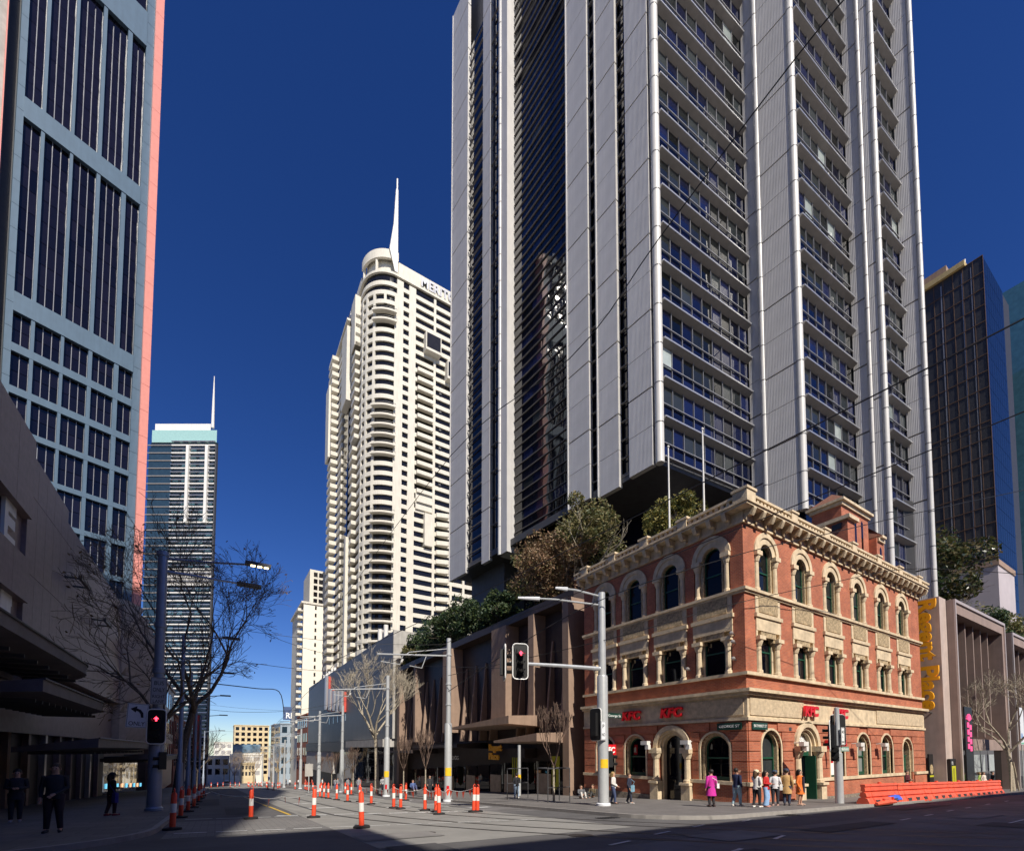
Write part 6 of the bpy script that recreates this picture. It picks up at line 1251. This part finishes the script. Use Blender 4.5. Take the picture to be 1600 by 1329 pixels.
up = lambda s: ((s*.27,.05,1.15),(s*.08,.26,1.28)); hold = lambda s: ((s*.25,-.02,1.14),(s*.06,.22,1.12)); dn = lambda s: ((s*.25,-.04,1.13),(s*.24,.06,.89)); fr = lambda s: ((s*.24,-.02,1.13),(s*.05,.2,.98)); face_ = lambda s: ((s*.24,.1,1.2),(s*.05,.17,1.5))
x, y = at(1112,1264); person('person in a long magenta coat seen from behind with a white shoulder strap', x, y, 20, 1.74, (.55,.025,.30), (.03,.025,.03), (.04,.02,.02), HAIRD, .52, (dn(-1),dn(1)), .11, 0, SKIN, False, None, (.26,-.1,.98,.12,.22,(.8,.78,.75)), .03)
person('person in a navy sweatshirt and ripped pale jeans eating from the hand', *at(1152,1263), 100, 1.8, (.012,.018,.06), (.32,.45,.52), (.75,.7,.65), HAIRD, None, (face_(-1),dn(1)), .12, .1, SKIN2)
person('person in cream cap and white jacket holding food up to the mouth', *at(1183,1265), 95, 1.68, (.72,.7,.68), (.02,.02,.025), (.8,.78,.74), HAIRG, None, (face_(-1),hold(1)), .1, .08, SKIN, True, (.72,.6,.42), (-.05,.2,1.0,.26,.2,(.7,.68,.62)), 0, female=True)
person('person in red top and wide pale blue jeans in the middle of the group', *at(1198,1264.5), 170, 1.66, (.5,.02,.02), (.28,.45,.72), (.6,.3,.25), HAIRD, None, (hold(-1),hold(1)), .1, 0, SKIN, True, None, None, .09, female=True)
person('person in dark beanie and white shirt with a white bag turned away', *at(1212,1262), 60, 1.67, (.72,.70,.72), (.03,.03,.04), (.6,.4,.35), HAIRD, None, (dn(-1),hold(1)), .1, 0, SKIN, False, (.03,.06,.11), (.2,.12,.92,.26,.3,(.8,.78,.75)), 0, female=True)
person('person in a long camel coat and dark cap looking away', *at(1230,1262), 70, 1.74, (.50,.30,.12), (.035,.045,.08), (.03,.03,.04), HAIRD, .58, (fr(-1),dn(1)), .1, 0, SKIN, False, (.03,.04,.08))
person('person in a bright orange coat over a dark dress with bare legs', *at(1251,1261.5), 175, 1.72, (.72,.17,.025), (.3,.2,.15), (.6,.4,.3), HAIRD, .55, (dn(-1),dn(1)), .12, 0, SKIN, True, None, None, .03, True, female=True, inner=(.025,.02,.04))
person('person in a maroon jumper standing behind the orange barriers', 39.5, 12.6, 180, 1.76, (.09,.012,.02), (.6,.55,.5), (.05,.05,.05), HAIRD, None, (hold(-1),hold(1)), .1, 0, SKIN)
person('blond person in a white jumper walking past the corner pole', 18.2, 18.6, 150, 1.7, (.66,.63,.6), (.05,.07,.15), (.04,.03,.03), HAIRB, None, (fr(-1),fr(1)), .07, .14, SKIN, True, None, None, 0, female=True)
person('person in dark top with a large pale blue bag beside the corner pole', 19.1, 18.3, 150, 1.64, (.02,.025,.05), (.03,.035,.06), (.6,.58,.55), HAIRG, None, (dn(-1),dn(1)), .08, .14, SKIN, False, None, (.02,.2,.86,.42,.36,(.22,.42,.55)), 0, female=True)
person('seated person in black and white jacket on the pavement by the tan column', 21.4, 25.0, 200, 1.7, (.12,.12,.13), (.5,.48,.45), (.05,.05,.05), HAIRG, None, (((-.25,.1,1.2),(-.05,.3,1.1)),((.25,.1,1.2),(.05,.3,1.1))), sit=True)
person('seated person in an olive brown coat against the dark wall', 23.0, 25.6, 250, 1.75, (.12,.09,.05), (.05,.05,.05), (.03,.03,.03), HAIRG, None, (((-.25,.1,1.2),(-.05,.3,1.1)),((.25,.1,1.2),(.05,.3,1.1))), sit=True)
x, y = 18.4, 28.6; person('person in dark jacket and pale blue trousers by the open frame stand', x, y, 15, 1.78, (.015,.015,.02), (.32,.42,.55), (.7,.68,.66), HAIRD, None, (fr(-1),fr(1)), .13)
x, y = at(645,1243); person('person in blue and orange shirt sitting before the small bare trees', x, y, 180, 1.75, (.08,.13,.3), (.1,.12,.25), (.75,.74,.72), HAIRD, None, (fr(-1),fr(1)), sit=True, z=gz(x,y)+.42)
t = thing('stool', 'low dark block under the seated person in the blue shirt', 'stool', (x,y,gz(x,y))); part('block', MB().prism([(-.3,-.3),(.3,-.3),(.34,.3),(-.34,.3)],0,.4), DGREY, t); part('seat_pad', MB().box(-.3,.3,-.3,.3,.402,.46), BLACKP, t)
person('person in dark clothes standing behind the second tram pole', 17.4, 42.5, 180, 1.76, (.03,.03,.035), (.03,.03,.035), (.03,.03,.03), HAIRD)
person('person in pale shirt by the gallery shop window', 57.5, 12.9, 200, 1.7, (.7,.6,.52), (.1,.15,.3), (.1,.1,.1), HAIRG, long_hair=True, female=True); person('person in black beside the portal wall near the gallery window', 62.5, 13.4, 180, 1.75, (.02,.02,.025), (.02,.02,.025), (.02,.02,.02), HAIRD)
person('person in green top standing just behind the pale shirted one', 58.7, 13.4, 190, 1.68, (.35,.5,.12), (.1,.1,.1), (.1,.1,.1), HAIRB)
# left pavement
person('person with pale head and dark clothes standing near the camera on the shaded left pavement', -3.75, 17.6, 180, 1.86, (.03,.03,.04), (.03,.02,.03), (.05,.05,.055), HAIRG, None, (fr(-1),dn(1)), .13)
person('person at the left edge in dark coat with pale scarf and trainers', -5.85, 22.9, 170, 1.8, (.03,.03,.04), (.03,.03,.04), (.4,.4,.42), HAIRD, .75, (hold(-1),hold(1)), .1)
person('stooping person in black hooded jacket with a blue bag beside the left pole', -3.6, 24.9, 60, 1.7, (.015,.015,.018), (.05,.02,.03), (.25,.04,.05), HAIRD, None, (hold(-1),hold(1)), .1, .1, SKIN, True, (.015,.015,.02), (.3,.0,.75,.3,.4,(.05,.04,.25)))
# far walkers, copied from four of them
W4 = [person('far walker in a white shirt on the sunny pavement', 17.2, 57, 180, 1.75, (.75,.75,.75), (.03,.03,.05), stride=.12, group='far pedestrians'), person('far walker in black on the sunny pavement', 18.2, 58, 0, 1.75, (.02,.02,.025), (.03,.03,.05), stride=.1, group='far pedestrians'),
      person('far walker in grey coat and jeans on the sunny pavement', 16.6, 66, 180, 1.7, (.25,.25,.27), (.08,.12,.25), coat=.7, group='far pedestrians'), person('far walker in red top on the sunny pavement', 19, 75, 0, 1.68, (.45,.08,.06), (.05,.05,.06), female=True, group='far pedestrians')]
rng = random.Random(2)
for i in range(16):
    o = copy_tree(W4[i%4]); X, Y = (rng.uniform(15,20), rng.uniform(60,150)) if i < 11 else (rng.uniform(-6,-3), rng.uniform(45,110)); o.location = (X, Y, gz(X,Y)); o.rotation_euler = (0,0,rng.uniform(0,6))
    o['label'] = W4[i%4]['label'].split(' on the')[0]+', '+OR[(i if i < 11 else i-11)+(0 if i >= 11 else 1)]+(' along the shaded left pavement' if i >= 11 else ' along the sunny far pavement')
